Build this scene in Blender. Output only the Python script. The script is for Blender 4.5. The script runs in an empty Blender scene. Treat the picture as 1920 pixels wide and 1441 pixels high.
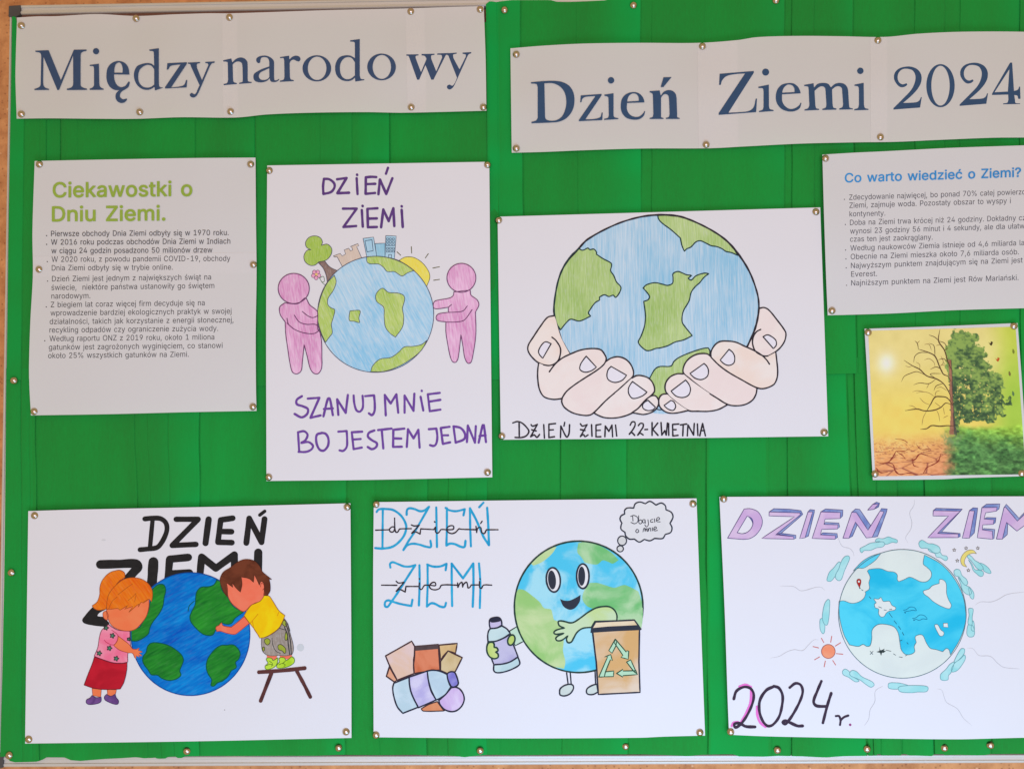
import bpy, bmesh, math, random
import numpy as np
from mathutils import Vector, Matrix
from mathutils.geometry import delaunay_2d_cdt
random.seed(7)
scene = bpy.context.scene
COL = scene.collection

# ------------------------------------------------------------ camera
RES = 1920.0
FPX = 1440.0                       # focal length in photo pixels (27 mm on a 36 mm sensor)
CAM = np.array([0.0, -1.0, 1.50])  # one metre in front of the paper plane y = 0
def _rot(p, y, r):
    cx, sx = math.cos(p), math.sin(p); cz, sz = math.cos(y), math.sin(y); cr, sr = math.cos(r), math.sin(r)
    Rx = np.array([[1,0,0],[0,cx,-sx],[0,sx,cx]])
    Rz = np.array([[cz,-sz,0],[sz,cz,0],[0,0,1]])
    Ry = np.array([[cr,0,sr],[0,1,0],[-sr,0,cr]])
    return Rz @ Rx @ Ry
CM = _rot(math.radians(2.686), math.radians(0.894), math.radians(0.771))
cd = bpy.data.cameras.new("camera"); cam = bpy.data.objects.new("camera", cd); COL.objects.link(cam)
cd.sensor_width = 36; cd.lens = 36*FPX/RES; cd.clip_start = 0.05; cd.clip_end = 50
cam.matrix_world = Matrix([[CM[0,0], CM[0,2], -CM[0,1], CAM[0]],
                           [CM[1,0], CM[1,2], -CM[1,1], CAM[1]],
                           [CM[2,0], CM[2,2], -CM[2,1], CAM[2]],[0,0,0,1]])
scene.camera = cam

# ------------------------------------------------------------ world and lamps (indoor daylight from windows behind the viewer, plus an added low fill)
world = bpy.data.worlds.new("World"); scene.world = world; world.use_nodes = True
bg = world.node_tree.nodes["Background"]
bg.inputs[0].default_value = (0.84, 0.66, 0.34, 1); bg.inputs[1].default_value = 0.594
def area(name, loc, target, sx, sz, power, color):
    ld = bpy.data.lights.new(name, 'AREA'); ld.shape = 'RECTANGLE'; ld.size = sx; ld.size_y = sz
    ld.energy = power; ld.color = color
    o = bpy.data.objects.new(name, ld); COL.objects.link(o); o.location = loc
    o.rotation_euler = (Vector(target)-Vector(loc)).to_track_quat('-Z', 'Y').to_euler()
    return o
area("window_or_fill_light", (-0.36, -2.6, 1.34), (0.10, 0, 1.2), 1.0, 1.5, 16.7, (0.785, 0.71, 1.0))
area("window_or_fill_light", (0.76, -2.6, 1.34), (0.10, 0, 1.2), 1.0, 1.5, 16.7, (0.785, 0.71, 1.0))
area("window_or_fill_light", (0.35, -0.95, 0.42), (0.25, 0, 1.0), 1.3, 0.6, 13.3, (0.25, 0.59, 1.0))  # low fill lamp, added to brighten the lower board; no window there
scene.view_settings.view_transform = 'Standard'; scene.view_settings.look = 'None'
scene.view_settings.exposure = 0.0; scene.view_settings.gamma = 1.0

# ------------------------------------------------------------ helpers
def P(px, py, y=0.0):
    """point of the plane at depth y that the traced photo coordinate belongs to"""
    d = CM @ np.array([px-960.0, FPX, 720.5-py])
    t = (y-CAM[1])/d[1]
    return (CAM[0]+d[0]*t, y, CAM[2]+d[2]*t)
def PN(px, py, y):
    px = np.asarray(px, float); py = np.asarray(py, float); y = np.asarray(y, float)+0*px
    X = px-960.0; Z = 720.5-py
    dx = CM[0,0]*X+CM[0,1]*FPX+CM[0,2]*Z; dy = CM[1,0]*X+CM[1,1]*FPX+CM[1,2]*Z; dz = CM[2,0]*X+CM[2,1]*FPX+CM[2,2]*Z
    t = (y-CAM[1])/dy
    return np.stack([CAM[0]+dx*t, y, CAM[2]+dz*t], -1)
def s2l(c):
    c = c/255.0
    return c/12.92 if c <= 0.04045 else ((c+0.055)/1.055)**2.4
PAPER = 0.80
REF = {'tl': (200,190,180), 'tr': (206,198,194), 't': (207,200,196), 'p': (222,215,219), 'h': (221,216,224),
       'k': (219,219,231), 'r': (229,229,243), 's': (228,230,245), 'f': (215,215,222)}
def A(rgb, ref='p'):
    """ink albedo: colour seen in the photo divided by the white paper beside it"""
    w = REF[ref]
    return tuple(min(0.9, s2l(c)/s2l(k)*PAPER) for c, k in zip(rgb, w))+(1,)
_mats = {}
def base_mat(key):
    m = bpy.data.materials.new(key); m.use_nodes = True
    nt = m.node_tree; return m, nt, nt.nodes["Principled BSDF"]
def ink(rgb, ref='p', var=0.12, rough=0.55):
    k = ('ink', rgb, ref, var, rough)
    if k in _mats: return _mats[k]
    m, nt, b = base_mat("ink"); c = A(rgb, ref)
    tc = nt.nodes.new('ShaderNodeTexCoord'); n = nt.nodes.new('ShaderNodeTexNoise'); n.inputs['Scale'].default_value = 130; n.inputs['Detail'].default_value = 3
    nt.links.new(tc.outputs['Object'], n.inputs['Vector'])
    mx = nt.nodes.new('ShaderNodeMix'); mx.data_type = 'RGBA'
    mx.inputs['A'].default_value = tuple(v*(1-var) for v in c[:3])+(1,)
    mx.inputs['B'].default_value = tuple(min(.9, v*(1+var)+0.02*var) for v in c[:3])+(1,)
    nt.links.new(n.outputs['Fac'], mx.inputs['Factor']); nt.links.new(mx.outputs['Result'], b.inputs['Base Color'])
    b.inputs['Roughness'].default_value = rough; b.inputs['Specular IOR Level'].default_value = 0.04
    _mats[k] = m; return m
def streak(c1, c2, ref='p', ang=0.0, across=900, along=70, paper=0.25, blotch=9, lo=.35, hi=.65):
    """crayon / pencil / felt-pen hatching: noise drawn out along the hand's direction"""
    k = ('st', c1, c2, ref, ang, across, along, paper, blotch)
    if k in _mats: return _mats[k]
    m, nt, b = base_mat("hatching"); L = nt.links
    tc = nt.nodes.new('ShaderNodeTexCoord')
    r0 = nt.nodes.new('ShaderNodeMapping'); r0.inputs['Rotation'].default_value = (0, math.radians(ang), 0)
    mp = nt.nodes.new('ShaderNodeMapping'); mp.inputs['Scale'].default_value = (across, 50, along)
    L.new(tc.outputs['Object'], r0.inputs[0]); L.new(r0.outputs[0], mp.inputs[0])
    n = nt.nodes.new('ShaderNodeTexNoise'); n.inputs['Scale'].default_value = 1; n.inputs['Detail'].default_value = 3
    L.new(mp.outputs[0], n.inputs['Vector'])
    n2 = nt.nodes.new('ShaderNodeTexNoise'); n2.inputs['Scale'].default_value = blotch; n2.inputs['Detail'].default_value = 4
    mp2 = nt.nodes.new('ShaderNodeMapping'); mp2.inputs['Scale'].default_value = (2.4, 1, 1.0)
    L.new(r0.outputs[0], mp2.inputs[0]); L.new(mp2.outputs[0], n2.inputs['Vector'])
    rp = nt.nodes.new('ShaderNodeMapRange'); rp.inputs[1].default_value = lo; rp.inputs[2].default_value = hi
    ad = nt.nodes.new('ShaderNodeMath'); ad.operation = 'ADD'
    ml = nt.nodes.new('ShaderNodeMath'); ml.operation = 'MULTIPLY'; ml.inputs[1].default_value = 0.5
    ml2 = nt.nodes.new('ShaderNodeMath'); ml2.operation = 'MULTIPLY'; ml2.inputs[1].default_value = 0.5
    L.new(n.outputs['Fac'], ml.inputs[0]); L.new(n2.outputs['Fac'], ml2.inputs[0])
    L.new(ml.outputs[0], ad.inputs[0]); L.new(ml2.outputs[0], ad.inputs[1]); L.new(ad.outputs[0], rp.inputs[0])
    mx = nt.nodes.new('ShaderNodeMix'); mx.data_type = 'RGBA'
    mx.inputs['A'].default_value = A(c1, ref); mx.inputs['B'].default_value = A(c2, ref)
    L.new(rp.outputs[0], mx.inputs['Factor'])
    # bare paper grain showing between strokes
    n3 = nt.nodes.new('ShaderNodeTexNoise'); n3.inputs['Scale'].default_value = 1.0; n3.inputs['Detail'].default_value = 2
    mp3 = nt.nodes.new('ShaderNodeMapping'); mp3.inputs['Scale'].default_value = (across*1.3, 50, along*2.5)
    L.new(r0.outputs[0], mp3.inputs[0]); L.new(mp3.outputs[0], n3.inputs['Vector'])
    r3 = nt.nodes.new('ShaderNodeMapRange'); r3.inputs[1].default_value = 0.50; r3.inputs[2].default_value = 0.75; r3.inputs[4].default_value = paper
    L.new(n3.outputs['Fac'], r3.inputs[0])
    mx2 = nt.nodes.new('ShaderNodeMix'); mx2.data_type = 'RGBA'; mx2.inputs['B'].default_value = (PAPER, PAPER, PAPER, 1)
    L.new(r3.outputs[0], mx2.inputs['Factor']); L.new(mx.outputs['Result'], mx2.inputs['A'])
    L.new(mx2.outputs['Result'], b.inputs['Base Color']); b.inputs['Roughness'].default_value = 0.6; b.inputs['Specular IOR Level'].default_value = 0.05
    _mats[k] = m; return m
def wash(c1, c2, ref='r', scale=18, lo=.38, hi=.62, edge=0.0):
    """watercolour: soft pools of two tones"""
    k = ('w', c1, c2, ref, scale, lo, hi)
    if k in _mats: return _mats[k]
    m, nt, b = base_mat("watercolour"); L = nt.links
    tc = nt.nodes.new('ShaderNodeTexCoord')
    n = nt.nodes.new('ShaderNodeTexNoise'); n.inputs['Scale'].default_value = scale; n.inputs['Detail'].default_value = 5; n.inputs['Roughness'].default_value = .55; n.inputs['Distortion'].default_value = .6
    L.new(tc.outputs['Object'], n.inputs['Vector'])
    rp = nt.nodes.new('ShaderNodeMapRange'); rp.interpolation_type = 'SMOOTHSTEP'; rp.inputs[1].default_value = lo; rp.inputs[2].default_value = hi
    L.new(n.outputs['Fac'], rp.inputs[0])
    mx = nt.nodes.new('ShaderNodeMix'); mx.data_type = 'RGBA'
    mx.inputs['A'].default_value = A(c1, ref); mx.inputs['B'].default_value = A(c2, ref)
    L.new(rp.outputs[0], mx.inputs['Factor']); L.new(mx.outputs['Result'], b.inputs['Base Color'])
    b.inputs['Roughness'].default_value = 0.6; b.inputs['Specular IOR Level'].default_value = 0.05
    _mats[k] = m; return m
def paper_mat(name, alb, transl):
    m, nt, b = base_mat(name); L = nt.links
    tc = nt.nodes.new('ShaderNodeTexCoord'); n = nt.nodes.new('ShaderNodeTexNoise'); n.inputs['Scale'].default_value = 14; n.inputs['Detail'].default_value = 6
    L.new(tc.outputs['Object'], n.inputs['Vector'])
    mx = nt.nodes.new('ShaderNodeMix'); mx.data_type = 'RGBA'
    mx.inputs['A'].default_value = tuple(v*0.975 for v in alb)+(1,); mx.inputs['B'].default_value = tuple(alb)+(1,)
    L.new(n.outputs['Fac'], mx.inputs['Factor']); L.new(mx.outputs['Result'], b.inputs['Base Color'])
    b.inputs['Roughness'].default_value = 0.55; b.inputs['Specular IOR Level'].default_value = 0.3
    g = nt.nodes.new('ShaderNodeTexNoise'); g.inputs['Scale'].default_value = 1500; g.inputs['Detail'].default_value = 3
    L.new(tc.outputs['Object'], g.inputs['Vector'])
    bp = nt.nodes.new('ShaderNodeBump'); bp.inputs['Strength'].default_value = 0.12; bp.inputs['Distance'].default_value = 0.0002
    L.new(g.outputs['Fac'], bp.inputs['Height']); L.new(bp.outputs[0], b.inputs['Normal'])
    if transl:
        t = nt.nodes.new('ShaderNodeBsdfTranslucent'); t.inputs[0].default_value = (0.85, 0.85, 0.83, 1)
        ms = nt.nodes.new('ShaderNodeMixShader'); ms.inputs[0].default_value = transl
        out = nt.nodes["Material Output"]
        L.new(b.outputs[0], ms.inputs[1]); L.new(t.outputs[0], ms.inputs[2]); L.new(ms.outputs[0], out.inputs['Surface'])
    return m
M_POSTER = paper_mat("poster_paper", (0.80, 0.79, 0.81), 0.0)
M_COPY = paper_mat("copy_paper", (0.82, 0.805, 0.80), 0.14)
M_BANNER = paper_mat("banner_paper", (0.85, 0.815, 0.775), 0.22)

def setp(o, label=None, cat=None, group=None, kind=None):
    if label: o['label'] = label
    if cat: o['category'] = cat
    if group: o['group'] = group
    if kind: o['kind'] = kind
    return o
def obj_np(name, verts, faces, mat, parent=None, smooth=False):
    me = bpy.data.meshes.new(name)
    V = np.asarray(verts, float)
    base = np.zeros(3)
    p = parent
    while p is not None: base = base+np.array(p.location); p = p.parent
    V = V-base
    me.from_pydata(V.tolist(), [], [tuple(int(i) for i in f) for f in faces]); me.update()
    if smooth: me.polygons.foreach_set('use_smooth', [True]*len(me.polygons))
    if mat: me.materials.append(mat)
    o = bpy.data.objects.new(name, me); COL.objects.link(o)
    if parent is not None: o.parent = parent
    return o
def empty(name, loc):
    e = bpy.data.objects.new(name, None); COL.objects.link(e); e.location = loc; e.empty_display_size = .05; return e

# ---- traced paths:  "x,y x,y! x,y | x,y ..."   smooth curve through the points, ! marks a corner, | starts another
def parse(spec, T):
    ox, oy, s = T; out = []
    if isinstance(spec, str):
        for part in spec.split('|'):
            pts = []; cor = []
            for t in part.split():
                c = t.endswith('!'); t = t.rstrip('!'); x, y = t.split(',')
                pts.append((ox+float(x)*s, oy+float(y)*s)); cor.append(c)
            out.append((pts, cor))
    else:
        for pts in spec: out.append(([(ox+x*s, oy+y*s) for x, y in pts], [False]*len(pts)))
    return out
def cr_seg(p0, p1, p2, p3, n):
    p0, p1, p2, p3 = map(np.array, (p0, p1, p2, p3))
    d1 = max(np.linalg.norm(p2-p1), 1e-6)
    da = max(np.linalg.norm(p1-p0), 1e-6); db = max(np.linalg.norm(p3-p2), 1e-6)
    m1 = (p2-p0)/(da+d1)*d1; m2 = (p3-p1)/(d1+db)*d1
    r = []
    for i in range(n):
        t = i/n; t2 = t*t; t3 = t2*t
        r.append((2*t3-3*t2+1)*p1+(t3-2*t2+t)*m1+(-2*t3+3*t2)*p2+(t3-t2)*m2)
    return r
def smooth(pts, cor, closed, step=2.0):
    n = len(pts)
    if n < 2: return [np.array(p) for p in pts]
    out = []; rng = n if closed else n-1
    for i in range(rng):
        a = pts[i]; b = pts[(i+1) % n]
        pa = pts[(i-1) % n] if (closed or i > 0) else a
        pb = pts[(i+2) % n] if (closed or i+2 < n) else b
        if cor[i]: pa = a
        if cor[(i+1) % n]: pb = b
        L = math.hypot(b[0]-a[0], b[1]-a[1])
        if cor[i] and cor[(i+1) % n]: k = max(1, int(L/14))
        else: k = max(1, min(14, int(math.ceil(L/step))))
        if cor[i] and cor[(i+1) % n]:
            out += [np.array(a)+(np.array(b)-np.array(a))*j/k for j in range(k)]
        else: out += cr_seg(pa, a, b, pb, k)
    if not closed: out.append(np.array(pts[-1], float))
    return out
def pip(X, Y, loops):
    c = np.zeros(X.shape, bool)
    for L in loops:
        x0, y0 = L[:, 0], L[:, 1]; x1, y1 = np.roll(x0, -1), np.roll(y0, -1)
        for a, b, e, f in zip(x0, y0, x1, y1):
            if b == f: continue
            hit = ((b > Y) != (f > Y)) & (X < (e-a)*(Y-b)/(f-b)+a)
            c ^= hit
    return c
def ell(cx, cy, rx, ry=None, rot=0, n=44):
    ry = rx if ry is None else ry; cr, sr = math.cos(math.radians(rot)), math.sin(math.radians(rot)); o = []
    for i in range(n):
        a = 2*math.pi*i/n; x, y = rx*math.cos(a), ry*math.sin(a)
        o.append((cx+x*cr-y*sr, cy+x*sr+y*cr))
    return o
GLY = {
'%': (338, '88,141 60,149 43,168 37,194 37,206 43,232 60,251 88,258 115,251 132,232 138,206 138,194 132,168 115,149|88,164 99,166 106,173 112,194 112,206 106,227 99,234 88,236 77,234 69,227 64,206 64,194 69,173 76,166|251,-5 223,2 206,21 200,48 200,60 206,86 223,105 251,112 278,105 295,86 300,60 300,48 295,21 278,2|251,17 262,20 269,26 274,48 274,60 269,81 262,88 251,90 240,88 232,81 226,60 226,48 232,26 239,20|66,0 241,254 270,254 95,0'),
',': (94, '19,-60 34,36 68,36 42,-60'),
'-': (227, '168,122 168,94 57,94 57,122'),
'.': (94, '48,-2 31,4 25,20 31,37 48,43 64,37 71,20 64,4'),
'0': (227, '113,-3 87,0 65,12 47,31 34,57 27,89 24,127 27,165 35,197 48,223 65,242 87,254 113,258 139,254 161,242 179,223 192,197 200,165 203,127 200,89 192,57 179,31 162,12 140,0|113,25 131,28 145,37 157,52 165,72 172,127 165,182 157,203 145,218 131,227 113,230 96,227 82,218 70,203 62,182 55,127 62,72 70,52 82,37 96,28'),
'1': (227, '38,0 38,27 195,27 195,0|138,254 138,0 106,0 106,224 43,179 43,213 99,254'),
'2': (227, '32,0 32,24 117,114 141,141 155,163 160,186 154,209 137,224 112,230 86,224 69,207 64,181 33,181 35,202 43,221 55,237 72,248 91,255 112,258 134,255 153,248 169,237 181,223 188,205 191,186 185,159 168,129 133,90 76,30 195,28 195,0'),
'3': (227, '109,-3 66,5 49,15 35,29 26,46 22,66 55,66 63,44 83,30 109,25 138,30 157,46 165,72 158,98 137,117 101,124 78,124 78,150 144,224 35,226 35,254 186,254 186,230 106,139 106,144 132,144 154,138 172,127 185,111 194,93 196,72 194,51 185,33 172,18 154,6 133,-1'),
'4': (227, '20,53 20,79 123,254 155,254 54,83 207,81 207,53|141,0 141,61 141,73 141,159 171,159 171,0'),
'5': (227, '111,-3 89,-1 70,6 54,16 41,30 33,47 30,65 61,65 69,44 87,30 111,25 138,32 157,52 164,81 157,111 137,131 109,138 84,134 64,123 34,126 48,254 183,254 183,226 75,226 67,151 89,162 115,167 147,160 172,143 189,116 195,82 193,58 184,38 171,21 154,8 134,-1'),
'6': (227, '113,-3 91,-1 71,7 55,20 42,37 34,58 32,81 40,119 69,170 126,254 161,254 75,131 83,144 98,153 117,157 139,155 158,147 173,136 185,120 192,101 194,79 192,56 184,36 171,20 155,7 135,-1|113,24 139,31 157,51 164,79 157,107 139,126 113,133 87,126 69,107 62,79 69,51 87,31'),
'7': (227, '48,0 162,224 31,226 31,254 195,254 195,224 82,0'),
'9': (227, '113,258 135,255 155,247 171,234 184,217 192,197 194,173 186,135 158,84 100,0 65,0 151,124 144,111 128,101 109,97 87,100 69,107 53,119 41,134 34,154 32,176 34,198 42,218 55,235 71,247 91,255|113,230 87,223 69,204 63,176 69,148 87,129 113,122 139,129 157,147 164,175 157,204 139,223'),
'?': (179, '66,76 66,80 71,115 84,135 104,149 123,167 131,192 125,213 110,226 89,231 69,226 53,213 46,189 14,189 17,209 24,226 36,240 51,250 89,258 110,256 127,249 142,239 153,226 160,209 162,191 160,172 153,156 127,130 110,118 100,103 97,79|82,-2 66,4 59,20 66,37 82,43 98,37 105,20 98,4'),
'C': (255, '134,-3 103,1 75,12 52,32 35,58 24,90 20,127 24,165 35,197 52,223 75,242 103,254 134,258 170,252 201,236 224,209 236,174 204,174 195,197 179,214 158,224 134,228 111,225 92,216 75,202 62,182 54,157 52,127 54,97 63,72 75,53 92,38 112,29 134,26 158,30 179,40 195,57 204,80 236,80 224,45 201,19 170,2'),
'D': (251, '109,0 48,0 48,29 107,29 136,31 159,40 177,55 189,75 197,99 200,128 197,156 190,180 177,200 160,214 138,223 110,226 47,226 47,254 113,254 147,251 176,239 200,221 217,196 227,164 231,128 227,91 217,59 199,34 175,15 145,4|62,254 62,0 30,0 30,254'),
'E': (209, '30,0 30,254 186,254 186,226 62,226 62,143 178,143 178,114 62,114 62,29 188,29 188,0'),
'I': (150, '16,0 16,29 59,29 59,226 16,226 16,254 135,254 135,226 91,226 91,29 135,29 135,0'),
'M': (314, '30,0 30,254 76,254 139,94 144,79 150,61 156,42 161,24 154,24 159,41 165,61 171,79 176,94 238,254 284,254 284,0 252,0 252,145 252,163 253,184 253,207 253,229 249,205 241,181 234,161 228,145 171,0 143,0 85,145 80,160 72,181 65,204 56,229 60,208 60,186 61,164 61,145 61,0'),
'N': (262, '30,0 30,254 68,254 172,91 181,75 194,53 207,27 202,27 200,54 200,79 199,97 199,254 232,254 232,0 193,0 101,145 89,165 74,191 54,226 60,227 61,192 62,164 62,145 62,0'),
'O': (267, '133,-3 103,1 75,12 52,32 35,58 24,90 20,127 24,165 35,197 52,223 75,242 103,254 133,258 164,254 192,242 215,223 232,197 243,165 247,127 243,90 232,58 215,32 192,12 164,1|133,26 155,29 175,38 191,52 204,72 212,97 215,127 212,157 204,182 191,202 175,216 155,225 133,228 112,225 92,216 75,202 63,182 54,157 52,127 54,97 63,72 75,52 92,38 112,29'),
'P': (222, '30,0 30,254 118,254 144,252 166,244 183,231 195,215 202,195 204,174 202,152 195,133 183,116 166,104 144,96 118,93 55,93 55,121 116,121 149,128 167,147 172,174 167,201 148,219 116,226 62,226 62,0'),
'R': (224, '30,0 30,254 118,254 145,252 167,244 183,232 195,217 202,198 205,176 202,154 195,136 183,120 166,109 145,101 118,99 48,99 48,128 117,128 149,133 167,150 173,176 167,202 149,220 116,226 62,226 62,0|177,0 115,115 151,115 214,0'),
'V': (240, '102,0 8,254 42,254 96,103 108,69 124,15 117,15 133,69 145,103 197,254 231,254 139,0'),
'W': (343, '78,0 8,254 41,254 82,98 88,73 93,47 98,20 100,47 106,73 112,98 153,254 190,254 231,98 237,73 243,47 249,20 244,20 249,47 255,73 261,98 302,254 335,254 265,0 228,0 184,161 176,196 168,237 175,237 167,197 159,161 115,0'),
'Z': (219, '21,0 21,23 137,193 153,215 170,238 174,227 143,226 111,226 20,226 20,254 198,254 198,231 84,64 67,40 49,17 45,27 76,28 107,29 200,29 200,0'),
'a': (195, '80,-4 47,2 24,22 17,37 15,54 22,80 39,97 63,105 89,110 117,113 133,117 138,127 133,148 120,161 98,165 75,161 59,150 50,137 20,146 39,173 66,188 97,192 119,190 143,180 161,160 168,126 168,0 138,0 138,26 126,12 108,1|85,23 114,29 132,47 138,69 138,95 130,91 116,88 100,86 88,84 67,79 52,70 46,52 51,36 65,26'),
'b': (212, '115,-4 86,2 69,16 59,29 56,0 26,0 26,254 57,254 57,160 69,173 86,186 115,192 137,189 156,180 173,166 185,146 193,122 195,94 193,66 185,42 173,23 157,8 137,-1|110,23 126,26 140,33 158,58 164,95 158,131 140,156 126,163 110,165 94,163 81,156 62,131 56,95 63,58 81,32 94,26'),
'c': (198, '104,-4 79,-1 58,8 41,23 28,43 20,66 17,94 20,122 28,146 41,165 58,180 79,189 104,192 130,189 153,178 170,161 181,138 151,131 145,145 135,155 121,162 104,165 86,162 73,155 54,129 48,94 54,59 73,33 86,26 104,23 121,26 135,33 146,44 152,59 181,51 171,28 153,11 130,0'),
'd': (212, '98,-4 75,-1 56,8 40,23 27,42 20,66 17,94 20,122 27,146 40,166 56,180 75,189 98,192 126,186 144,173 153,160 155,254 186,254 186,0 156,0 156,29 143,16 126,2|102,23 118,26 132,32 150,58 156,95 150,131 132,156 118,163 102,165 86,163 72,156 54,131 48,95 54,58 73,33 86,26'),
'e': (202, '106,-4 80,-1 58,8 41,23 28,42 20,66 17,93 20,121 28,145 40,165 58,180 78,189 103,192 133,187 160,170 179,141 186,97 186,85 37,85 37,110 169,110 155,101 149,134 131,157 118,163 103,165 87,163 73,157 54,135 48,105 48,89 55,53 64,40 76,31 106,23 127,26 143,36 153,53 182,45 168,20 141,2'),
'f': (127, '114,190 114,164 3,164 3,190|40,0 40,216 48,243 68,259 94,265 111,263 121,260 114,234 107,236 97,237 85,235 77,230 71,209 71,0'),
'g': (213, '103,-75 67,-70 41,-55 25,-35 51,-20 61,-33 77,-44 103,-49 124,-46 141,-38 152,-23 156,-3 156,34 143,21 126,8 97,2 76,5 56,13 40,27 28,45 20,68 17,96 20,123 27,147 40,166 56,180 76,189 98,192 127,186 144,173 154,159 157,190 186,190 186,-4 183,-27 175,-45 162,-59 145,-68|102,30 118,32 132,38 150,61 156,96 150,132 132,156 119,163 102,165 86,163 73,156 54,131 48,96 54,61 73,38 86,32'),
'h': (205, '57,113 57,0 26,0 26,254 57,254 57,144 51,144 62,166 76,181 94,189 114,192 148,184 161,174 170,160 177,142 179,120 179,0 148,0 148,118 145,137 136,152 123,161 105,165 80,159 63,141'),
'i': (83, '26,0 26,190 57,190 57,0|42,221 27,227 21,242 27,256 42,262 57,256 63,242 57,227'),
'j': (83, '26,190 57,190 57,-15 51,-45 32,-65 2,-71 -5,-71 -5,-43 1,-43 12,-42 20,-36 26,-15|42,221 27,227 20,242 27,256 42,262 57,256 63,242 57,227'),
'k': (190, '55,68 55,106 60,106 142,190 180,190 92,100|26,0 26,254 57,254 57,0|147,0 74,93 96,114 186,0'),
'l': (95, '70,-1 50,2 37,10 29,24 26,42 26,254 57,254 57,49 60,31 73,26 80,26 85,27 90,1 81,0'),
'm': (305, '26,0 26,190 56,190 56,148 66,173 86,188 110,193 129,190 144,180 154,166 160,147 156,147 169,172 190,187 218,193 249,186 261,177 270,164 276,148 278,128 278,0 248,0 248,127 245,145 236,156 224,163 209,165 187,160 173,145 168,124 168,0 137,0 137,130 134,144 126,156 115,163 100,165 79,160 63,145 57,119 57,0'),
'n': (205, '57,113 57,0 26,0 26,190 56,190 56,144 51,144 62,166 76,181 94,189 114,192 147,184 160,174 170,160 176,142 179,120 179,0 148,0 148,118 145,137 136,152 123,161 105,165 80,159 63,141'),
'o': (208, '104,-4 79,-1 58,8 41,23 28,43 20,66 17,94 20,122 28,146 41,165 58,180 79,189 104,192 128,189 149,180 167,165 180,146 188,122 191,94 188,66 180,43 167,23 149,8 128,-1|104,23 121,26 135,33 154,59 160,94 154,129 135,155 121,162 104,165 86,162 73,155 54,129 48,94 54,59 73,33 86,26'),
'p': (212, '26,-71 26,190 56,190 56,160 69,173 86,186 115,192 137,189 156,180 173,166 185,146 193,122 195,94 193,66 185,42 173,23 157,8 137,-1 115,-4 86,2 69,16 59,29 57,-71|110,23 126,26 140,33 158,58 164,95 158,131 140,156 126,163 110,165 94,163 81,156 62,131 56,95 63,58 81,32 94,26'),
'r': (130, '26,0 26,190 56,190 56,160 65,173 76,184 90,190 107,192 115,192 122,192 122,161 115,162 103,163 80,157 63,142 57,118 57,0'),
's': (182, '91,-4 56,2 31,19 18,47 47,53 53,40 62,30 91,23 108,25 122,31 131,40 134,51 127,68 106,78 75,85 52,93 36,104 27,119 23,137 26,152 33,166 58,185 94,192 127,186 149,170 162,145 134,139 121,158 110,164 94,166 78,164 65,158 57,150 54,139 62,122 86,111 115,105 137,97 153,86 162,71 166,53 163,37 156,24 145,12 130,3'),
't': (114, '102,190 102,164 3,164 3,190|32,236 63,236 63,49 68,31 85,25 93,26 101,27 107,1 96,-1 84,-2 62,1 46,11 36,26 32,46'),
'u': (205, '91,-3 57,5 44,15 35,29 28,47 26,69 26,190 57,190 57,72 60,52 68,37 82,28 100,25 125,31 142,48 148,76 148,190 179,190 179,0 149,0 149,46 154,46 143,23 129,8 111,0'),
'v': (195, '81,0 9,190 42,190 83,78 93,43 103,10 92,10 101,43 112,78 152,190 186,190 113,0'),
'w': (284, '69,0 11,190 44,190 67,107 77,68 88,21 82,21 93,67 103,107 126,190 158,190 181,107 191,68 201,21 196,21 206,68 217,107 240,190 272,190 215,0 184,0 159,86 152,112 145,140 138,169 145,169 138,140 131,112 124,86 99,0'),
'y': (195, '24,-69 31,-43 36,-44 52,-44 65,-37 75,-18 81,-1 9,190 42,190 83,78 93,43 103,10 92,10 101,43 112,78 153,190 186,190 102,-29 88,-54 70,-68 46,-73 32,-72'),
'z': (190, '21,0 21,23 127,160 24,161 24,190 166,190 166,165 63,30 169,28 169,0'),
'ó': (208, '104,-4 79,-1 58,8 41,23 28,43 20,66 17,94 20,122 28,146 41,165 58,180 79,189 104,192 128,189 149,180 167,165 180,146 188,122 191,94 188,66 180,43 167,23 149,8 128,-1|104,23 121,26 135,33 154,59 160,94 154,129 135,155 121,162 104,165 86,162 73,155 54,129 48,94 54,59 73,33 86,26|90,214 114,265 148,265 115,214'),
'ą': (195, '80,-4 47,2 24,22 17,37 15,54 22,80 39,97 63,105 89,110 117,113 133,117 138,127 133,148 120,161 98,165 75,161 59,150 50,137 20,146 39,173 66,188 97,192 119,190 143,180 161,160 168,126 168,0 138,0 138,26 126,12 108,1|85,23 114,29 132,47 138,69 138,95 130,91 116,88 100,86 88,84 67,79 52,70 46,52 51,36 65,26|149,-73 134,-70 121,-64 112,-54 109,-40 117,-17 138,3 168,0 148,-16 140,-34 143,-43 154,-47 163,-46 170,-43 178,-65 166,-70'),
'ć': (198, '104,-4 79,-1 58,8 41,23 28,43 20,66 17,94 20,122 28,146 41,165 58,180 79,189 104,192 130,189 153,178 170,161 181,138 151,131 145,145 135,155 121,162 104,165 86,162 73,155 54,129 48,94 54,59 73,33 86,26 104,23 121,26 135,33 146,44 152,59 181,51 171,28 153,11 130,0|90,214 114,265 148,265 115,214'),
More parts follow.
